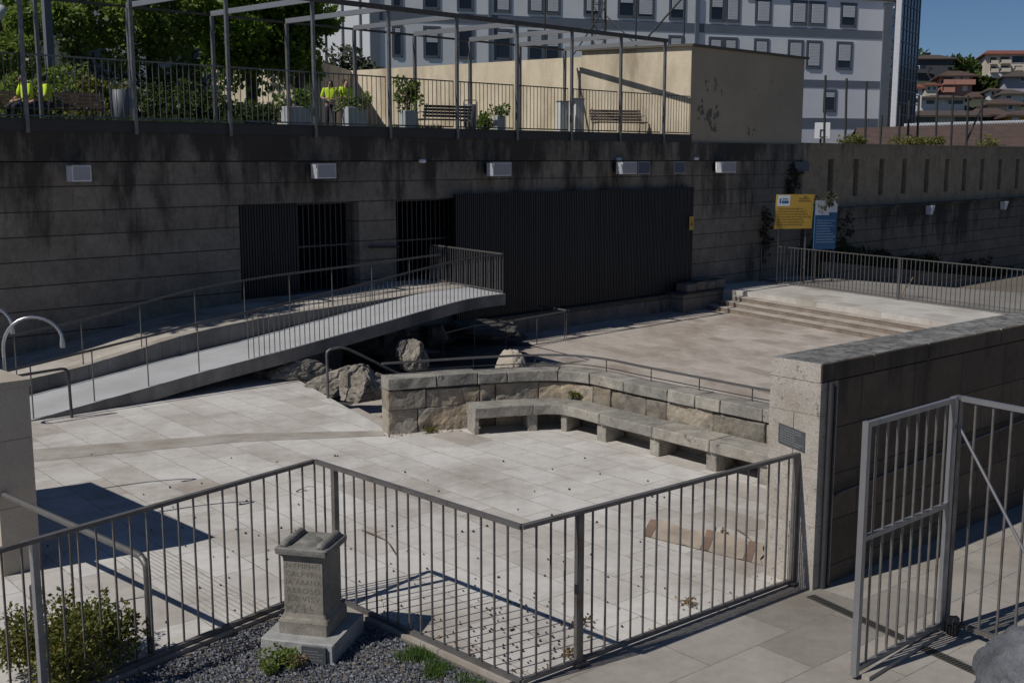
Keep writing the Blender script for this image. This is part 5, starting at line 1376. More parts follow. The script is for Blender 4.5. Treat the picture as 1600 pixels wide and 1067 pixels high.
STAND = dict(pel=(0, 0, .95), bel=(0, .01, 1.12), che=(0, 0, 1.32), nec=(0, .01, 1.49), hea=(0, .03, 1.58), cro=(0, .02, 1.66), nos=(0, .125, 1.58),
             shoL=(-.19, 0, 1.41), elbL=(-.27, .0, 1.14), wriL=(-.13, .2, 1.05), hanL=(-.06, .24, 1.06), shoR=(.19, 0, 1.41), elbR=(.28, .02, 1.15), wriR=(.16, .2, 1.1), hanR=(.09, .25, 1.12),
             hipL=(-.095, 0, .9), kneL=(-.11, .02, .49), ankL=(-.12, -.02, .09), toeL=(-.14, .12, .045), hipR=(.095, 0, .9), kneR=(.11, .03, .49), ankR=(.12, -.01, .09), toeR=(.15, .13, .045))
SIT = dict(pel=(0, 0, .52), bel=(0, -.02, .7), che=(0, .04, .9), nec=(0, .08, 1.06), hea=(0, .12, 1.15), cro=(0, .11, 1.23), nos=(0, .215, 1.14),
           shoL=(-.19, .04, .99), elbL=(-.25, .12, .73), wriL=(-.12, .34, .62), hanL=(-.06, .4, .6), shoR=(.19, .04, .99), elbR=(.25, .12, .73), wriR=(.12, .34, .62), hanR=(.06, .4, .6),
           hipL=(-.1, .05, .52), kneL=(-.13, .46, .5), ankL=(-.13, .42, .09), toeL=(-.14, .56, .045), hipR=(.1, .05, .52), kneR=(.13, .46, .5), ankR=(.13, .44, .09), toeR=(.14, .57, .045))
q = A(517, 190, 37.0); person('standing worker with long dark hair in a yellow hi-vis shirt and navy trousers', (q.x, q.y, GZ), R(180 + 8), dict(STAND), long_hair=True)
q = A(541, 190, 37.6); person('second standing worker in a hi-vis shirt, behind the planter and a pergola post', (q.x, q.y, GZ), R(180 + 40), dict(STAND), scale=1.04)
q = A(42, 190, 28.3); person('seated worker in hi-vis clothes at the left end of the dark bench', (q.x, q.y + .12, GZ), R(180 - 35), dict(SIT), sit=True)
q = A(72, 190, 28.5); person('seated worker in hi-vis clothes in the middle of the dark bench', (q.x, q.y + .12, GZ), R(180 - 50), dict(SIT), sit=True)
# ------------------------------------------------------------------ trees and bushes of the garden
def gpos(u, y): q = A(u, 200, y); return (q.x, q.y, GZ)
tree('big dense dark green tree behind the pergola', gpos(395, 40.3), 6.9, 2.8, M['leaf'], 101, n_clump=44, leaf=.24, cz=.60, per=330, trunk_r=.2, squash=1.0)
tree('leafy lighter green tree behind the first pergola posts', gpos(245, 36.5), 6.2, 1.9, M['leaf2'], 102, n_clump=28, leaf=.2, cz=.62, per=240)
tree('slim tree with sparse leaves at the left, by the grey post', gpos(120, 35.0), 5.4, 1.25, M['leaf2'], 103, n_clump=20, leaf=.17, cz=.66, per=150, trunk_r=.1)
tree('bushy tree at the far left, behind the seated workers', gpos(8, 34.0), 4.2, 1.3, M['leaf2'], 104, n_clump=20, leaf=.18, cz=.6, per=190)
tree('tall tree at the left end of the garden, added mostly out of view to shade the walkway', tuple(wl(-31.2, -1.7, GZ)), 7.4, 2.3, M['leaf'], 107, n_clump=30, leaf=.22, cz=.6, per=200)  # tree added beyond the left edge so its crown shades the walkway
tree('dark tree at the far left, beside the white lamp globe', gpos(-4, 42.0), 6.0, 1.2, M['leaf'], 105, n_clump=16, leaf=.2, cz=.62, per=190)
tree('dark green tree right of the big tree, its low branches hanging to the railing', gpos(466, 39.6), 5.6, 1.1, M['leaf'], 106, n_clump=22, leaf=.2, cz=.64, per=240)
for i, (u, y, w, h, m_, lb) in enumerate(((150, 31.5, 1.5, 1.5, 'leaf3', 'yellow green bush left of the grey bin'), (232, 32.0, 1.8, 1.4, 'leaf_dk', 'wide green bush right of the grey bin'), (300, 33.0, 1.9, 1.3, 'leaf_dk', 'dark bush under the big tree, left of its trunk'),
                                          (352, 33.5, 1.6, 1.0, 'leaf_dk', 'low dark bush under the big tree'), (40, 31.5, 1.7, 1.6, 'leaf2', 'green bush right behind the seated workers'), (100, 32.0, 1.5, 1.9, 'leaf2', 'tall loose bush behind the wooden bench'), (405, 35.5, 1.3, 1.0, 'leaf_dk', 'dark bush at the trunk of the big tree'), (190, 36.0, 2.4, 2.6, 'leaf_dk', 'big dark bush behind the grey bin'), (290, 37.0, 2.6, 2.8, 'leaf_dk', 'big dark bush filling the gap under the trees'))):
    shrub(lb, gpos(u, y), w, h, M[m_], 200 + i, n=22, leaf=.13, per=95, cat='bush', name='bush', group=None)
shrub('grey green bush showing above the far end of the cream wall', A(548, 200, 52).xy.to_3d() + Vector((0, 0, GZ)), 3.0, 4.4, M['leafd'], 231, n=26, leaf=.25, per=110, cat='bush', name='bush')
q = A(-2, 22, 38)
t = thing('lamp_post', 'street lamp with a white globe at the upper left corner', 'lamp', (q.x, q.y, GZ)); MB().tube([(q.x, q.y, GZ), (q.x, q.y, q.z - .25)], .05, 8).build('pole', M['steel_d'], t)
mb = MB(); n = 12
pts = [(q.x, q.y, q.z + math.sin(-1.4 + 2.8 * i / n) * .3) for i in range(n + 1)]; mb.tube(pts, [max(.02, math.cos(-1.4 + 2.8 * i / n) * .3) for i in range(n + 1)], 16); mb.build('globe', M['lampwhite'], t)
q = A(78, 100, 32.5); t = thing('grey_post', 'plain grey post standing among the bushes at the left', 'post', (q.x, q.y, GZ)); MB().vbar(q, GZ, GZ + 5.5, .2, .2, 45).build('shaft', M['bin'], t)
# ================================================================== BUILDINGS BEHIND
HZ = (.329 * 1.013 * 80, 80); HAZ = 71.5
hd_ = dirv(HAZ); hn = Vector((hd_.y, -hd_.x, 0))
def HW(u, v): return W(u, v, HZ, HAZ)
hs = thing('hospital_block', 'long pale grey block with slate bands and rows of white blinded windows', 'building', HW(985, 240))
hr = HW(1390, 100); hl = HW(579, 100)
hb = -hn * 14; hr = Vector((hr.x, hr.y, 0)); hl = Vector((hl.x, hl.y, 0))
lb_ = dirv(-66)
mb = MB().prism([q[:2] for q in (hl, hr, hr + hb, hl + hb)], 3.0, 15.0)
mb.prism([q[:2] for q in (hl, hl + hd_ * 24.5, hl + hd_ * 24.5 + hb, hl + hb)], 15.0, 19.5); mb.build('wall', M['hosp'], hs)
wing_d = dirv(-72)
wg = thing('white_wing', 'bright white sunlit wing left of the grey block', 'building', hl + Vector((0, 0, 5)))
we = hl + wing_d * 9; MB().prism([q[:2] for q in (hl - hd_ * .02, we, we + dirv(18) * 8, hl + dirv(18) * 8 - hd_ * .02)], 3.0, 19.4).build('wall', M['hosp_l'], wg)
for u, v0 in ((562, 30), (534, 60)):
    q0 = W(u, 0, hl, -72); MB().tube([Vector((q0.x, q0.y, 8)) - dirv(18) * .08, Vector((q0.x, q0.y, 17)) - dirv(18) * .08], .06, 6).build('drain_pipe', M['lampcase'], wg)
mb = MB()
def hbox(mb, s0, s1, z0, z1, p0, p1): return mb.obox(hl + hd_ * s0 + hn * p0 + Vector((0, 0, z0)), hd_ * (s1 - s0), hn * (p1 - p0), (0, 0, z1 - z0))
HL = (hr - hl).length
for z0, z1 in ((12.42, 12.98), (9.18, 9.66), (6.5, 7.16)): hbox(mb, 0, HL - .72, z0, z1, .003, .022)
hbox(mb, HL - .7, HL, 3.0, 14.8, .003, .08); hbox(mb, -.0, .55, 3.0, 19.4, .003, .08)
mb.build('band', M['hband'], hs)
mb = MB(); hbox(mb, 24.4, HL + .5, 14.95, 15.2, -.3, .12); mb.build('eave', M['roofdark'], hs)
for u, r_ in ((765, .1), (1088, .14)):
    q = HW(u, 50); s = (Vector((q.x, q.y, 0)) - hl).dot(hd_); mb = MB(); hbox(mb, s - r_, s + r_, 6, 14.9 if u > 1000 else 19, .051, .12); mb.build('drain_pipe', M['hband'], hs)
wf = wp = wbl = None
def hwin(u0, u1, z0, z1, blind):
    global wf, wp, wbl
    q0 = HW(u0, 60); q1 = HW(u1, 60); s0 = (Vector((q0.x, q0.y, 0)) - hl).dot(hd_); s1 = (Vector((q1.x, q1.y, 0)) - hl).dot(hd_)
    fr_ = .16; mb = MB()
    hbox(mb, s0, s0 + fr_, z0, z1, .004, .035); hbox(mb, s1 - fr_, s1, z0, z1, .004, .035); hbox(mb, s0 + fr_, s1 - fr_, z1 - fr_, z1, .004, .035); hbox(mb, s0 + fr_, s1 - fr_, z0, z0 + fr_, .004, .06)
    w = mb.build('window', M['hframe'], hs)
    mb = MB(); hbox(mb, s0 + fr_ + .002, s1 - fr_ - .002, z0 + fr_ + .002, z1 - fr_ - .002, .001, .02); p = mb.build('pane', M['glass'], w)
    if blind > 0:
        mb = MB(); zt = z1 - fr_ - .03; zb = z1 - fr_ - (z1 - z0 - 2 * fr_) * blind; n = max(3, int((zt - zb) / .09)); ins = (s1 - s0) * .04
        for i in range(n): hbox(mb, s0 + fr_ + .02 + ins, s1 - fr_ - .02, zb + (zt - zb) * i / n, zb + (zt - zb) * (i + .86) / n, .022, .045)
        mb.build('blind', M['blind'], w)
rnd = random.Random(6)
rows = [(612, 630), (661, 688), (714, 741), (772, 799), (824, 850), (850.5, 876), (911, 938), (964, 992), (993, 1022), (1044, 1070), (1107, 1131), (1131.5, 1155), (1178, 1204), (1233, 1260), (1262, 1289), (1311, 1337)]
for u0, u1 in rows: hwin(u0, u1, 13.12, 14.72, rnd.choice((.95, .85, .97, .6, .9, .4)) if u0 > 745 else rnd.choice((0, .3, 0)))
rows = [(612, 630), (661, 688), (714, 741), (772, 800), (824, 850), (850.5, 876), (1044, 1068), (1107, 1130), (1130.5, 1153), (1178, 1202), (1231, 1256), (1260, 1285), (1307, 1333)]
for u0, u1 in rows: hwin(u0, u1, 10.34, 12.2, rnd.choice((.95, .85, .7, .97, .5)) if u0 > 780 else rnd.choice((0, .25, 0, .5)))
hwin(1290, 1311, 7.55, 9.06, .3)
for u0, u1 in ((612, 630), (661, 688), (714, 741), (772, 799), (824, 850), (850.5, 876), (964, 992)): hwin(u0, u1, 16.3, 17.9, .8)
# glazed tower at the right end
tq = A(1404, 100, 78.5); tl = A(1380, 100, 83); tr = A(1433, 100, 82.5)
tw = thing('glass_tower', 'dark blue glazed tower with a white grid at the right end of the grey block', 'tower', (tq.x, tq.y, 3))
a = Vector((tq.x, tq.y, 0)); b = Vector((tr.x, tr.y, 0)); c = Vector((tl.x, tl.y, 0)); d = b + c - a
MB().prism([q[:2] for q in (c, a, b, d)], 6.6, 26).build('glazing', M['tower'], tw)
MB().prism([q[:2] for q in (c + (d - c) * .1, a.lerp(d, .1), b.lerp(c, .08), d)], 2.5, 6.6).build('base', M['hband'], tw)
def facegrid(name, p, q, z0, z1, nx, nz, w, mat, off, skip=None):
    mb = MB(); d = (q - p).normalized(); n = Vector((d.y, -d.x, 0)); L_ = (q - p).length
    for i in range(nx + 1): mb.obox(p + d * (L_ * i / nx - w / 2) + n * off + Vector((0, 0, z0)), d * w, n * .05, (0, 0, z1 - z0))
    for j in range(nz + 1):
        z = z0 + (z1 - z0) * j / nz
        mb.obox(p + n * (off + .001) + Vector((0, 0, z - w / 2)), d * L_, n * .05, (0, 0, w))
    return mb.build(name, mat, tw)
facegrid('grid', a, b, 6.6, 26, 6, 24, .07, M['tgrid'], .004)
for k in range(6):
    z = 6.9 + k * 3.3
    facegrid('stair_window', c.lerp(a, .35), c.lerp(a, .93), z, z + 2.3, 2, 4, .12, M['lampwhite'], .004)
mb = MB(); d = (a - c).normalized(); n = Vector((d.y, -d.x, 0)); mb.obox(a - d * .2 + n * .004 + Vector((0, 0, 6.6)), d * .2, n * .3, (0, 0, 19.4)); mb.build('corner_strip', M['lampwhite'], tw)
# grey blocks far left
for i, (u0, u1, v0, y, m_, lb) in enumerate(((-60, 225, -60, 62, 'hband', 'shaded grey blue building behind the trees at the upper left'), (14, 40, 20, 55, 'cream', 'sliver of a pinkish house wall at the upper left'), (262, 502, -40, 70, 'hband', 'grey building behind the top of the big tree'))):
    p = A(u0, v0, y); q = A(u1, v0, y); t = thing('background_building', lb, 'building', ((p.x + q.x) / 2, y, 5))
    MB().prism([(p.x, y), (q.x, y), (q.x, y + 8), (p.x, y + 8)], 3.5, p.z).build('wall', M[m_], t)
    mb = MB()
    MB().prism([(p.x - .2, y - .2), (q.x + .2, y - .2), (q.x + .2, y + 8.2), (p.x - .2, y + 8.2)], p.z + .002, p.z + .3).build('roof', M['tile_b'], t)
    if i != 1:
        for k in range(4):
            for j in range(4):
                x = p.x + (q.x - p.x) * (k + .3) / 4; z = p.z - 2 - j * 2.8
                f_ = MB().obox((x, y - .06, z - 1.4), (1.0, 0, 0), (0, .059, 0), (0, 0, 1.4)).build('window', M['hframe'], t)
                MB().obox((x + .1, y - .065, z - 1.3), (.8, 0, 0), (0, .004, 0), (0, 0, 1.2)).build('pane', M['glass'], f_)
# floodlight cluster on a pole in front of the white wing
q = A(509, 45, 60); t = thing('floodlight_pole', 'pole with dark floodlights in front of the white wing', 'lamp', (q.x, q.y, GZ)); MB().tube([(q.x, q.y, GZ), (q.x, q.y, q.z + 1)], .07, 8).build('pole', M['steel_d'], t)
for dx, dz in ((-.4, .9), (.3, .6), (-.2, .1), (.4, -.2)):
    MB().bbox((q.x + dx, q.y - .1, q.z + dz), .5, .3, .45, .3, .04).build('floodlight', M['beam'], t)
# lattice mast, poles and stays between the garden and the block
ms = thing('lattice_mast', 'dark lattice mast with stays rising behind the cream wall', 'mast', A(936, 100, 58).xy.to_3d() + Vector((0, 0, GZ)))
a = A(926, 60, 58); b = A(946, 60, 58); w = b.x - a.x; mb = MB()
cor = [Vector((a.x, 58, 0)), Vector((b.x, 58, 0)), Vector((b.x, 58 + w, 0)), Vector((a.x, 58 + w, 0))]
for c in cor: mb.tube([c + Vector((0, 0, GZ)), c + Vector((0, 0, 17))], .045, 6)
for k in range(14):
    z = GZ + k * .85
    for i in range(4):
        p, q = cor[i], cor[(i + 1) % 4]; mb.tube([p + Vector((0, 0, z)), q + Vector((0, 0, z + .85))], .022, 5); mb.tube([p + Vector((0, 0, z)), q + Vector((0, 0, z))], .022, 5)
mb.build('lattice', M['beam'], ms)
mb = MB()
for (u0, v0, u1, v1) in ((945, 12, 880, 110), (947, 25, 1020, 95)): mb.tube([A(u0, v0, 58), A(u1, v1, 56)], .035, 5)
mb.build('stay', M['beam'], ms)
for u, y, lb in ((851, 57, 'slim dark pole in front of the grey block, left of the lattice mast'), (993, 57, 'slim dark pole just right of the lattice mast'), (1068, 57, 'slim dark pole with a diagonal stay, above the cream building')):
    q = A(u, 80, y); t = thing('slim_pole', lb, 'pole', (q.x, q.y, GZ), group='slim poles in front of the grey block'); MB().tube([(q.x, q.y, GZ), (q.x, q.y, 15)], .045, 6).build('shaft', M['beam'], t)
    if u == 1068: MB().tube([A(1066, -2, y), A(1004, 68, y - 1)], .05, 5).build('stay', M['beam'], t)
# sports court
cf = [(1290, 118, 222), (1323, 123, 222), (1354, 127, 224)]
cz = 57
for i, (u, v, v2) in enumerate(cf + [(1378, 180, 226), (1407, 165, 226), (1421, 158, 226), (1436, 150, 226), (1465, 145, 227), (1489, 149, 228), (1513, 150, 229), (1535, 152, 230)]):
    y = cz + (i if i < 3 else 3 + (i - 3) * .4); q = A(u, v, y); b = A(u - (2 if i < 3 else 3), v2, y)
    lb = ['court fence post in front of the backboard', 'court fence post right of the backboard', 'court fence post before the bare wall end of the grey block', 'short court fence post left of the tower foot', 'court fence post below the glass tower', 'court fence post at the right edge of the glass tower', 'court fence post before the narrow white house', 'court fence post before the brown roofs', 'court fence post left of the fence corner', 'court fence post next to the corner post', 'corner post of the court fence'][i]
    t = thing('court_fence_post', lb, 'post', (b.x, b.y, GZ), group='posts of the sports court fence')
    MB().tube([(b.x, b.y, GZ - .4), (q.x, q.y, q.z)], .06, 6).build('shaft', M['beam'], t)
    if i == 10: MB().tube([(q.x, q.y, q.z - .5), A(1508, 226, y)], .05, 6).build('stay', M['beam'], t)
q = A(1285, 205, 64); t = thing('basketball_backboard', 'white basketball backboard with a hoop beside the cream building', 'backboard', (q.x, q.y, GZ))
z0 = A(1285, 217, 64).z; z1 = A(1285, 192, 64).z; w = 23 / F * 64
MB().bbox((q.x, q.y, z0), w, .06, z1 - z0, R(-8), .01).build('board', M['lampwhite'], t)
MB().tube([(q.x, q.y + .3, GZ - 1), (q.x, q.y + .3, z1)], .06, 8).build('pole', M['beam'], t)
mb = MB(); x = w * .16; zr_ = z0 + .05
for p0, p1 in (((-x, 0), (x, 0)), ((-x, .38), (x, .38))): mb.tube([(q.x + p0[0], q.y - .05, z0 + .1 + p0[1]), (q.x + p1[0], q.y - .05, z0 + .1 + p1[1])], .022, 5)
for s in (-x, x): mb.tube([(q.x + s, q.y - .05, z0 + .1), (q.x + s, q.y - .05, z0 + .48)], .022, 5)
mb.build('target_square', M['beam'], t)
MB().tube([(q.x + math.cos(i * .5236) * .22, q.y - .3 + math.sin(i * .5236) * .22, z0 + .08) for i in range(13)], .015, 6).build('hoop', M['beam'], t)
# green fringe on top of the slotted wall
rnd = random.Random(90)
for i, (u0, u1, lb) in enumerate(((1312, 1352, 'strip of weeds on the slotted wall under the court fence'), (1392, 1470, 'brighter strip of creeping plants on the slotted wall below the tower'), (1532, 1556, 'small yellow green tuft on the slotted wall at the right'))):
    cl = []; 
    for k in range(int((u1 - u0) / 2.4)):
        p = W(u0 + (u1 - u0) * rnd.random(), 226, wl(0, -.25, 0), 45); p.z = 5.06 + rnd.uniform(.02, .28 if i < 2 else .5); cl.append((p, (.22, .2, .13), 34))
    b = W((u0 + u1) / 2, 228, wl(0, -.25, 0), 45); t = thing('wall_top_plant', lb, 'plant', (b.x, b.y, 5.06)); crown(cl, .11, 300 + i).build('foliage', M['leaf3'], t)
    MB().tube([(b.x - .4, b.y - .4, 5.08), (b.x + .4, b.y + .4, 5.08)], .015, 5).build('stem', M['bark'], t)
# ------------------------------------------------------------------ hill and houses
def hill_z(x, y):
    pts = [(78, 3.0), (84, 3.6), (100, 6), (150, 11.5), (220, 19), (320, 28), (420, 38), (520, 44), (700, 46), (1000, 20), (1600, -1.5)]
    for (a, za), (b, zb_) in zip(pts, pts[1:]):
        if y <= b: z = za + (zb_ - za) * max(0, (y - a)) / (b - a); break
    else: z = -1.5
    ang = x / max(y, 1)
    k = .80 + .5 * max(0, min(1, (ang - .40) / .06)) if y > 250 else 1
    return z * k + mnoise.fractal(Vector((x * .012, y * .012, 4)), 1, 2, 4) * y * .006
mb = MB(); nx, ny = 90, 60; g = []
for j in range(ny + 1):
    y = 78 + (1300 - 78) * (j / ny) ** 2
    for i in range(nx + 1): x = -400 + 1500 * i / nx; g.append(Vector((x, y, hill_z(x, y) if j else -1.5)))
mb.add(g, [(j * (nx + 1) + i, j * (nx + 1) + i + 1, (j + 1) * (nx + 1) + i + 1, (j + 1) * (nx + 1) + i) for j in range(ny) for i in range(nx)], .5, True)
mb.build('hillside', M['hill'], None, kind='structure')
def house(lb, u0, u1, v_e, v_b, y, v_r, mat, roof, wins=(), depth=9, hip=.25, eave=.5, balcony=(), name='house', rot=0, group=None, gable=False):
    p = A(u0, v_e, y); q = A(u1, v_e, y); zb_ = A(u0, v_b, y).z - 3; zr_ = A(u0, v_r, y).z
    t = thing(name, lb, 'house', ((p.x + q.x) / 2, y, zb_), group=group)
    MB().prism([(p.x, y), (q.x, y), (q.x + depth * .3, y + depth), (p.x + depth * .3, y + depth)], zb_, p.z).build('wall', mat, t)
    w = q.x - p.x; mb = MB(); e = eave; z = p.z + .02; k = w * hip; dx = depth * .3
    a = [Vector((p.x - e, y - e, z)), Vector((q.x + e, y - e, z)), Vector((q.x + e + dx, y + depth + e, z)), Vector((p.x - e + dx, y + depth + e, z))]
    r0 = Vector((p.x + k + dx * .5, y + depth / 2, zr_)); r1 = Vector((q.x - k + dx * .5, y + depth / 2, zr_))
    lo = [v_ - Vector((0, 0, .18)) for v_ in a]
    mb.add(a + [r0, r1] + lo, [(0, 1, 5, 4), (1, 2, 5), (2, 3, 4, 5), (3, 0, 4), (6, 7, 1, 0), (7, 8, 2, 1), (8, 9, 3, 2), (9, 6, 0, 3), (9, 8, 7, 6)]); mb.build('roof', roof, t)
    for (wu0, wv0, wu1, wv1, kind) in wins:
        c0 = A(wu0, wv1, y); c1 = A(wu1, wv0, y); mb = MB()
        if kind == 'b':     # balcony: recess in shade with a parapet
            o = MB().obox((c0.x, y - .9, c0.z), (c1.x - c0.x, 0, 0), (0, .895, 0), (0, 0, .16)).build('balcony', mat, t)
            MB().obox((c0.x, y - .9, c0.z + .162), (c1.x - c0.x, 0, 0), (0, .1, 0), (0, 0, .55)).build('parapet', mat, o)
            MB().obox((c0.x + .1, y - .03, c0.z + .17), (c1.x - c0.x - .2, 0, 0), (0, .025, 0), (0, 0, c1.z - c0.z - .2)).build('balcony_door', M['glass'], o)
        else:
            o = MB().obox((c0.x - .12, y - .07, c0.z - .12), (c1.x - c0.x + .24, 0, 0), (0, .065, 0), (0, 0, c1.z - c0.z + .24)).build('window', M['lampwhite'], t)
            MB().obox((c0.x, y - .08, c0.z), (c1.x - c0.x, 0, 0), (0, .008, 0), (0, 0, c1.z - c0.z)).build('pane', M['glass'] if kind == 'g' else M['blind'], o)
    return t
cream_h = plain('pale_house', (.62, .55, .45), .8, .1, 1); pink_h = plain('salmon_house', (.46, .23, .18), .8, .1, 1); white_h = plain('white_house', (.70, .70, .70), .8, .1, 1); grey_h = plain('grey_house', (.22, .22, .24), .8, .15, 1); ochre_h = plain('ochre_house', (.55, .34, .07), .8, .1, 1); dgrey_h = plain('slate_house', (.07, .072, .08), .8, .2, 1); lilac_h = plain('lilac_house', (.40, .40, .46), .8, .1, 1)
house('large dark grey apartment house with balconies, left on the hill', 1426, 1492, 92, 170, 210, 80, dgrey_h, M['tile_b'], [(1427, 102, 1447, 115, 'b'), (1431, 104, 1436, 112, 'g'), (1450, 106, 1458, 116, 'b'), (1450, 122, 1458, 130, 'b')], 16, .3)
house('cream apartment block with a red roof and four storeys of balconies', 1540, 1625, 85, 150, 230, 74, cream_h, M['tile_r'], [(1546, 90, 1558, 101, 'b'), (1562, 89, 1578, 100, 'b'), (1581, 88, 1600, 98, 'g'), (1546, 104, 1558, 114, 'b'), (1562, 103, 1577, 113, 'b'), (1541, 117, 1556, 126, 'w'), (1559, 117, 1566, 125, 'w'), (1541, 129, 1555, 139, 'b'), (1558, 129, 1568, 139, 'b'), (1584, 103, 1598, 111, 'b')], 14, .1, .8)
house('salmon pink house with white balconies in the middle of the hillside', 1470, 1520, 119, 150, 170, 107, pink_h, M['tile'], [(1471, 120, 1489, 133, 'b'), (1492, 121, 1499, 129, 'w'), (1505, 121, 1513, 129, 'w'), (1471, 134, 1489, 145, 'b'), (1505, 136, 1510, 141, 'w'), (1489, 124, 1521, 133, 'b')], 10, .3, .8)
house('narrow pale house with a dark red roof right of the glass tower', 1424, 1441, 137, 172, 118, 127, white_h, M['tile_r'], [(1429, 140, 1434, 147, 'g'), (1429, 154, 1434, 161, 'g')], 9, .05, .3)
house('long low house with brown hipped roof and a row of windows', 1440, 1508, 153, 170, 135, 145, white_h, M['tile_b'], [(1447, 157, 1460, 163, 'g'), (1474, 156, 1480, 162, 'w'), (1482, 157, 1505, 163, 'g')], 11, .3, .8)
house('lilac grey house with dark roof at the right edge of the photo', 1570, 1640, 120, 142, 180, 108, lilac_h, M['tile_b'], [(1594, 121, 1600, 127, 'g')], 10, .3, .8)
house('wide house with a big brown roof in front of the hillside', 1424, 1530, 181, 200, 108, 169, white_h, M['tile_b'], [(1430, 183, 1462, 191, 'g'), (1491, 183, 1526, 190, 'g')], 11, .15, .8)
house('brown roofed house with a dark gable end, right of the middle', 1528, 1572, 180, 196, 112, 166, dgrey_h, M['tile'], [], 10, .1, .6)
house('ochre yellow house at the right edge, low on the hillside', 1579, 1640, 180, 196, 104, 170, ochre_h, M['tile'], [(1583, 186, 1589, 192, 'w')], 9, .2, .5)
house('pale low house between the lilac and the ochre house', 1566, 1600, 147, 160, 150, 137, white_h, M['tile_b'], [(1572, 150, 1580, 154, 'g')], 9, .3, .6)
house('brown roofed house below the pale low house', 1545, 1596, 163, 176, 128, 152, cream_h, M['tile'], [(1575, 165, 1582, 171, 'g')], 9, .25, .6)
house('dark roofed house between the pink house and the cream block', 1512, 1546, 152, 165, 160, 141, grey_h, M['tile'], [(1520, 154, 1526, 159, 'g')], 9, .3, .6)
house('grey house high on the hill beside the dark apartment house', 1476, 1506, 95, 118, 260, 85, grey_h, M['tile_b'], [(1482, 98, 1487, 103, 'g')], 12, .3, .6)
for lb, u0, u1, ve, vb, y, vr, m_, rf, wn in (('small cream house high on the hill left of the cream block', 1506, 1522, 104, 113, 255, 98, cream_h, M['tile'], [(1510, 106, 1513, 110, 'g'), (1516, 106, 1519, 110, 'g')]),
        ('small white house high on the hill touching the cream block', 1524, 1539, 106, 116, 250, 100, white_h, M['tile_r'], [(1528, 108, 1531, 112, 'g')]),
        ('little ochre house just above the salmon pink house', 1494, 1510, 112, 122, 225, 106, ochre_h, M['tile'], [(1498, 114, 1501, 118, 'g')]),
        ('small pale house right of the salmon pink house', 1523, 1542, 124, 138, 185, 117, cream_h, M['tile'], [(1526, 127, 1530, 132, 'g'), (1534, 127, 1538, 132, 'g')]),
        ('small white house low on the hill, left of the pale low house', 1546, 1564, 141, 153, 155, 135, white_h, M['tile_b'], [(1549, 144, 1553, 149, 'g'), (1557, 144, 1561, 149, 'g')]),
        ('small cream house under the dark apartment house', 1446, 1466, 133, 148, 165, 127, cream_h, M['tile_r'], [(1449, 136, 1453, 141, 'g'), (1458, 136, 1462, 141, 'g')])):
    house(lb, u0, u1, ve, vb, y, vr, m_, rf, wn, 9, .2, .5)
# the long clay roof with a white toothed ridge, just beyond the slotted wall
lr = thing('long_roof', 'long low clay tiled roof with a white toothed ridge behind the slotted wall', 'roof', A(1480, 220, 68))
r0 = A(1338, 200, 72); r1 = A(1700, 189, 76); e0 = A(1330, 240, 60); e1 = A(1720, 236, 62)
mb = MB(); nn = 44
a, b, c, d = e0, e1, r1, r0
mb.add([a, b, c, d, a - Vector((0, 0, .3)), b - Vector((0, 0, .3)), c + Vector((0, 10, -4)), d + Vector((0, 10, -4))], [(0, 1, 2, 3), (4, 5, 1, 0), (3, 2, 6, 7)]); mb.build('tiles', M['tile'], lr)
mb = MB(); 
for i in range(90):
    p = r0.lerp(r1, i / 90); 
    if i < 18: continue
    mb.obox(p + Vector((0, -.1, -.05)), (.1, 0.01, 0), (0, .2, 0), (0, 0, .22)); mb.obox(p + Vector((0, -.15, -.3)), (r1 - r0) / 90, (0, .1, 0), (0, 0, .24))
mb.build('ridge', M['hosp_l'], lr)
MB().prism([(e0.x + 1, e0.y + 1.5), (e1.x, e1.y + 1.5), (r1.x, r1.y), (r0.x + 1, r0.y)], 2.0, min(e0.z, e1.z) - .35).build('wall', M['cream_sh'], lr)
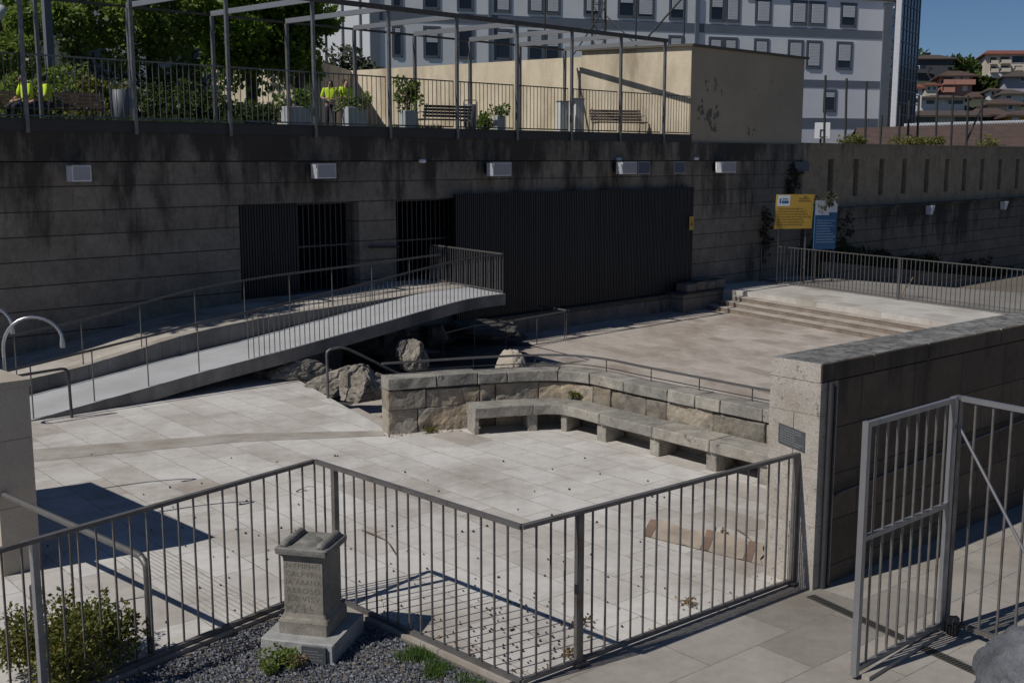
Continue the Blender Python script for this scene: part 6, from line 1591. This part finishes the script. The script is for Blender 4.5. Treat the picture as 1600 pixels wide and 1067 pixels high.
for i, (u, y, s, lb) in enumerate(((1486, 215, 5.5, 'dark tree between the grey house and the pink house'), (1500, 240, 6, 'dark tree on the hill above the pink house'), (1530, 175, 3.6, 'dark tree right of the pink house'), (1524, 300, 7, 'far tree on the skyline left of the cream block'), (1540, 310, 6, 'far tree on the skyline touching the cream block'), (1510, 290, 6, 'far tree on the skyline above the pink house'), (1423, 240, 6, 'tree at the right edge of the glass tower'), (1470, 300, 7, 'far tree behind the dark apartment house'))):
    z = hill_z(A(u, 100, y).x, y); q = A(u, 100, y); vt = A(u, {0: 97, 1: 103, 2: 117, 3: 92, 4: 92, 5: 98, 6: 84, 7: 84}[i], y).z
    tree(lb, (q.x, q.y, min(z, vt - 4)), max(4, vt - min(z, vt - 4)), s * .8, M['leaf_dk'], 400 + i, n_clump=14, leaf=1.1, per=60, trunk_r=.3, cz=.6, name='hill_tree', group='trees on the far hillside')

# ================================================================== LIGHT, WORLD, CAMERA
AZ_S, EL_S = 58.5, 47.5                     # light travels towards this azimuth
w = bpy.data.worlds.new('World'); scene.world = w; w.use_nodes = True
t = w.node_tree; bg = t.nodes['Background']; sky = t.nodes.new('ShaderNodeTexSky'); sky.sky_type = 'NISHITA'; sky.sun_disc = False
sky.sun_elevation = R(EL_S); sky.sun_rotation = R(AZ_S + 180); sky.air_density = .7; sky.dust_density = 0; sky.ozone_density = 7.0; sky.altitude = 100
t.links.new(sky.outputs[0], bg.inputs['Color']); bg.inputs['Strength'].default_value = .07
sl = bpy.data.lights.new('sun', 'SUN'); sl.energy = 5.0; sl.angle = R(.53); sl.color = (1, .955, .88)
so = bpy.data.objects.new('sun', sl); COL.objects.link(so)
ld_ = Vector((math.sin(R(AZ_S)) * math.cos(R(EL_S)), math.cos(R(AZ_S)) * math.cos(R(EL_S)), -math.sin(R(EL_S))))
so.rotation_euler = ld_.to_track_quat('-Z', 'Y').to_euler(); so.location = (-30, -20, 40)
cam = bpy.data.cameras.new('camera'); co = bpy.data.objects.new('camera', cam); COL.objects.link(co)
co.location = (0, 0, H); co.rotation_euler = (math.pi / 2 - T, 0, 0); cam.sensor_width = 36; cam.lens = 36 * F / 1600; cam.clip_start = .1; cam.clip_end = 4000
scene.camera = co
scene.view_settings.view_transform = 'Standard'; scene.view_settings.look = 'None'; scene.view_settings.exposure = -.52; scene.view_settings.gamma = 1
scene.cycles.max_bounces = 8
for o in bpy.data.objects:
    for k in ('_world', '_org'):
        if k in o: del o[k]
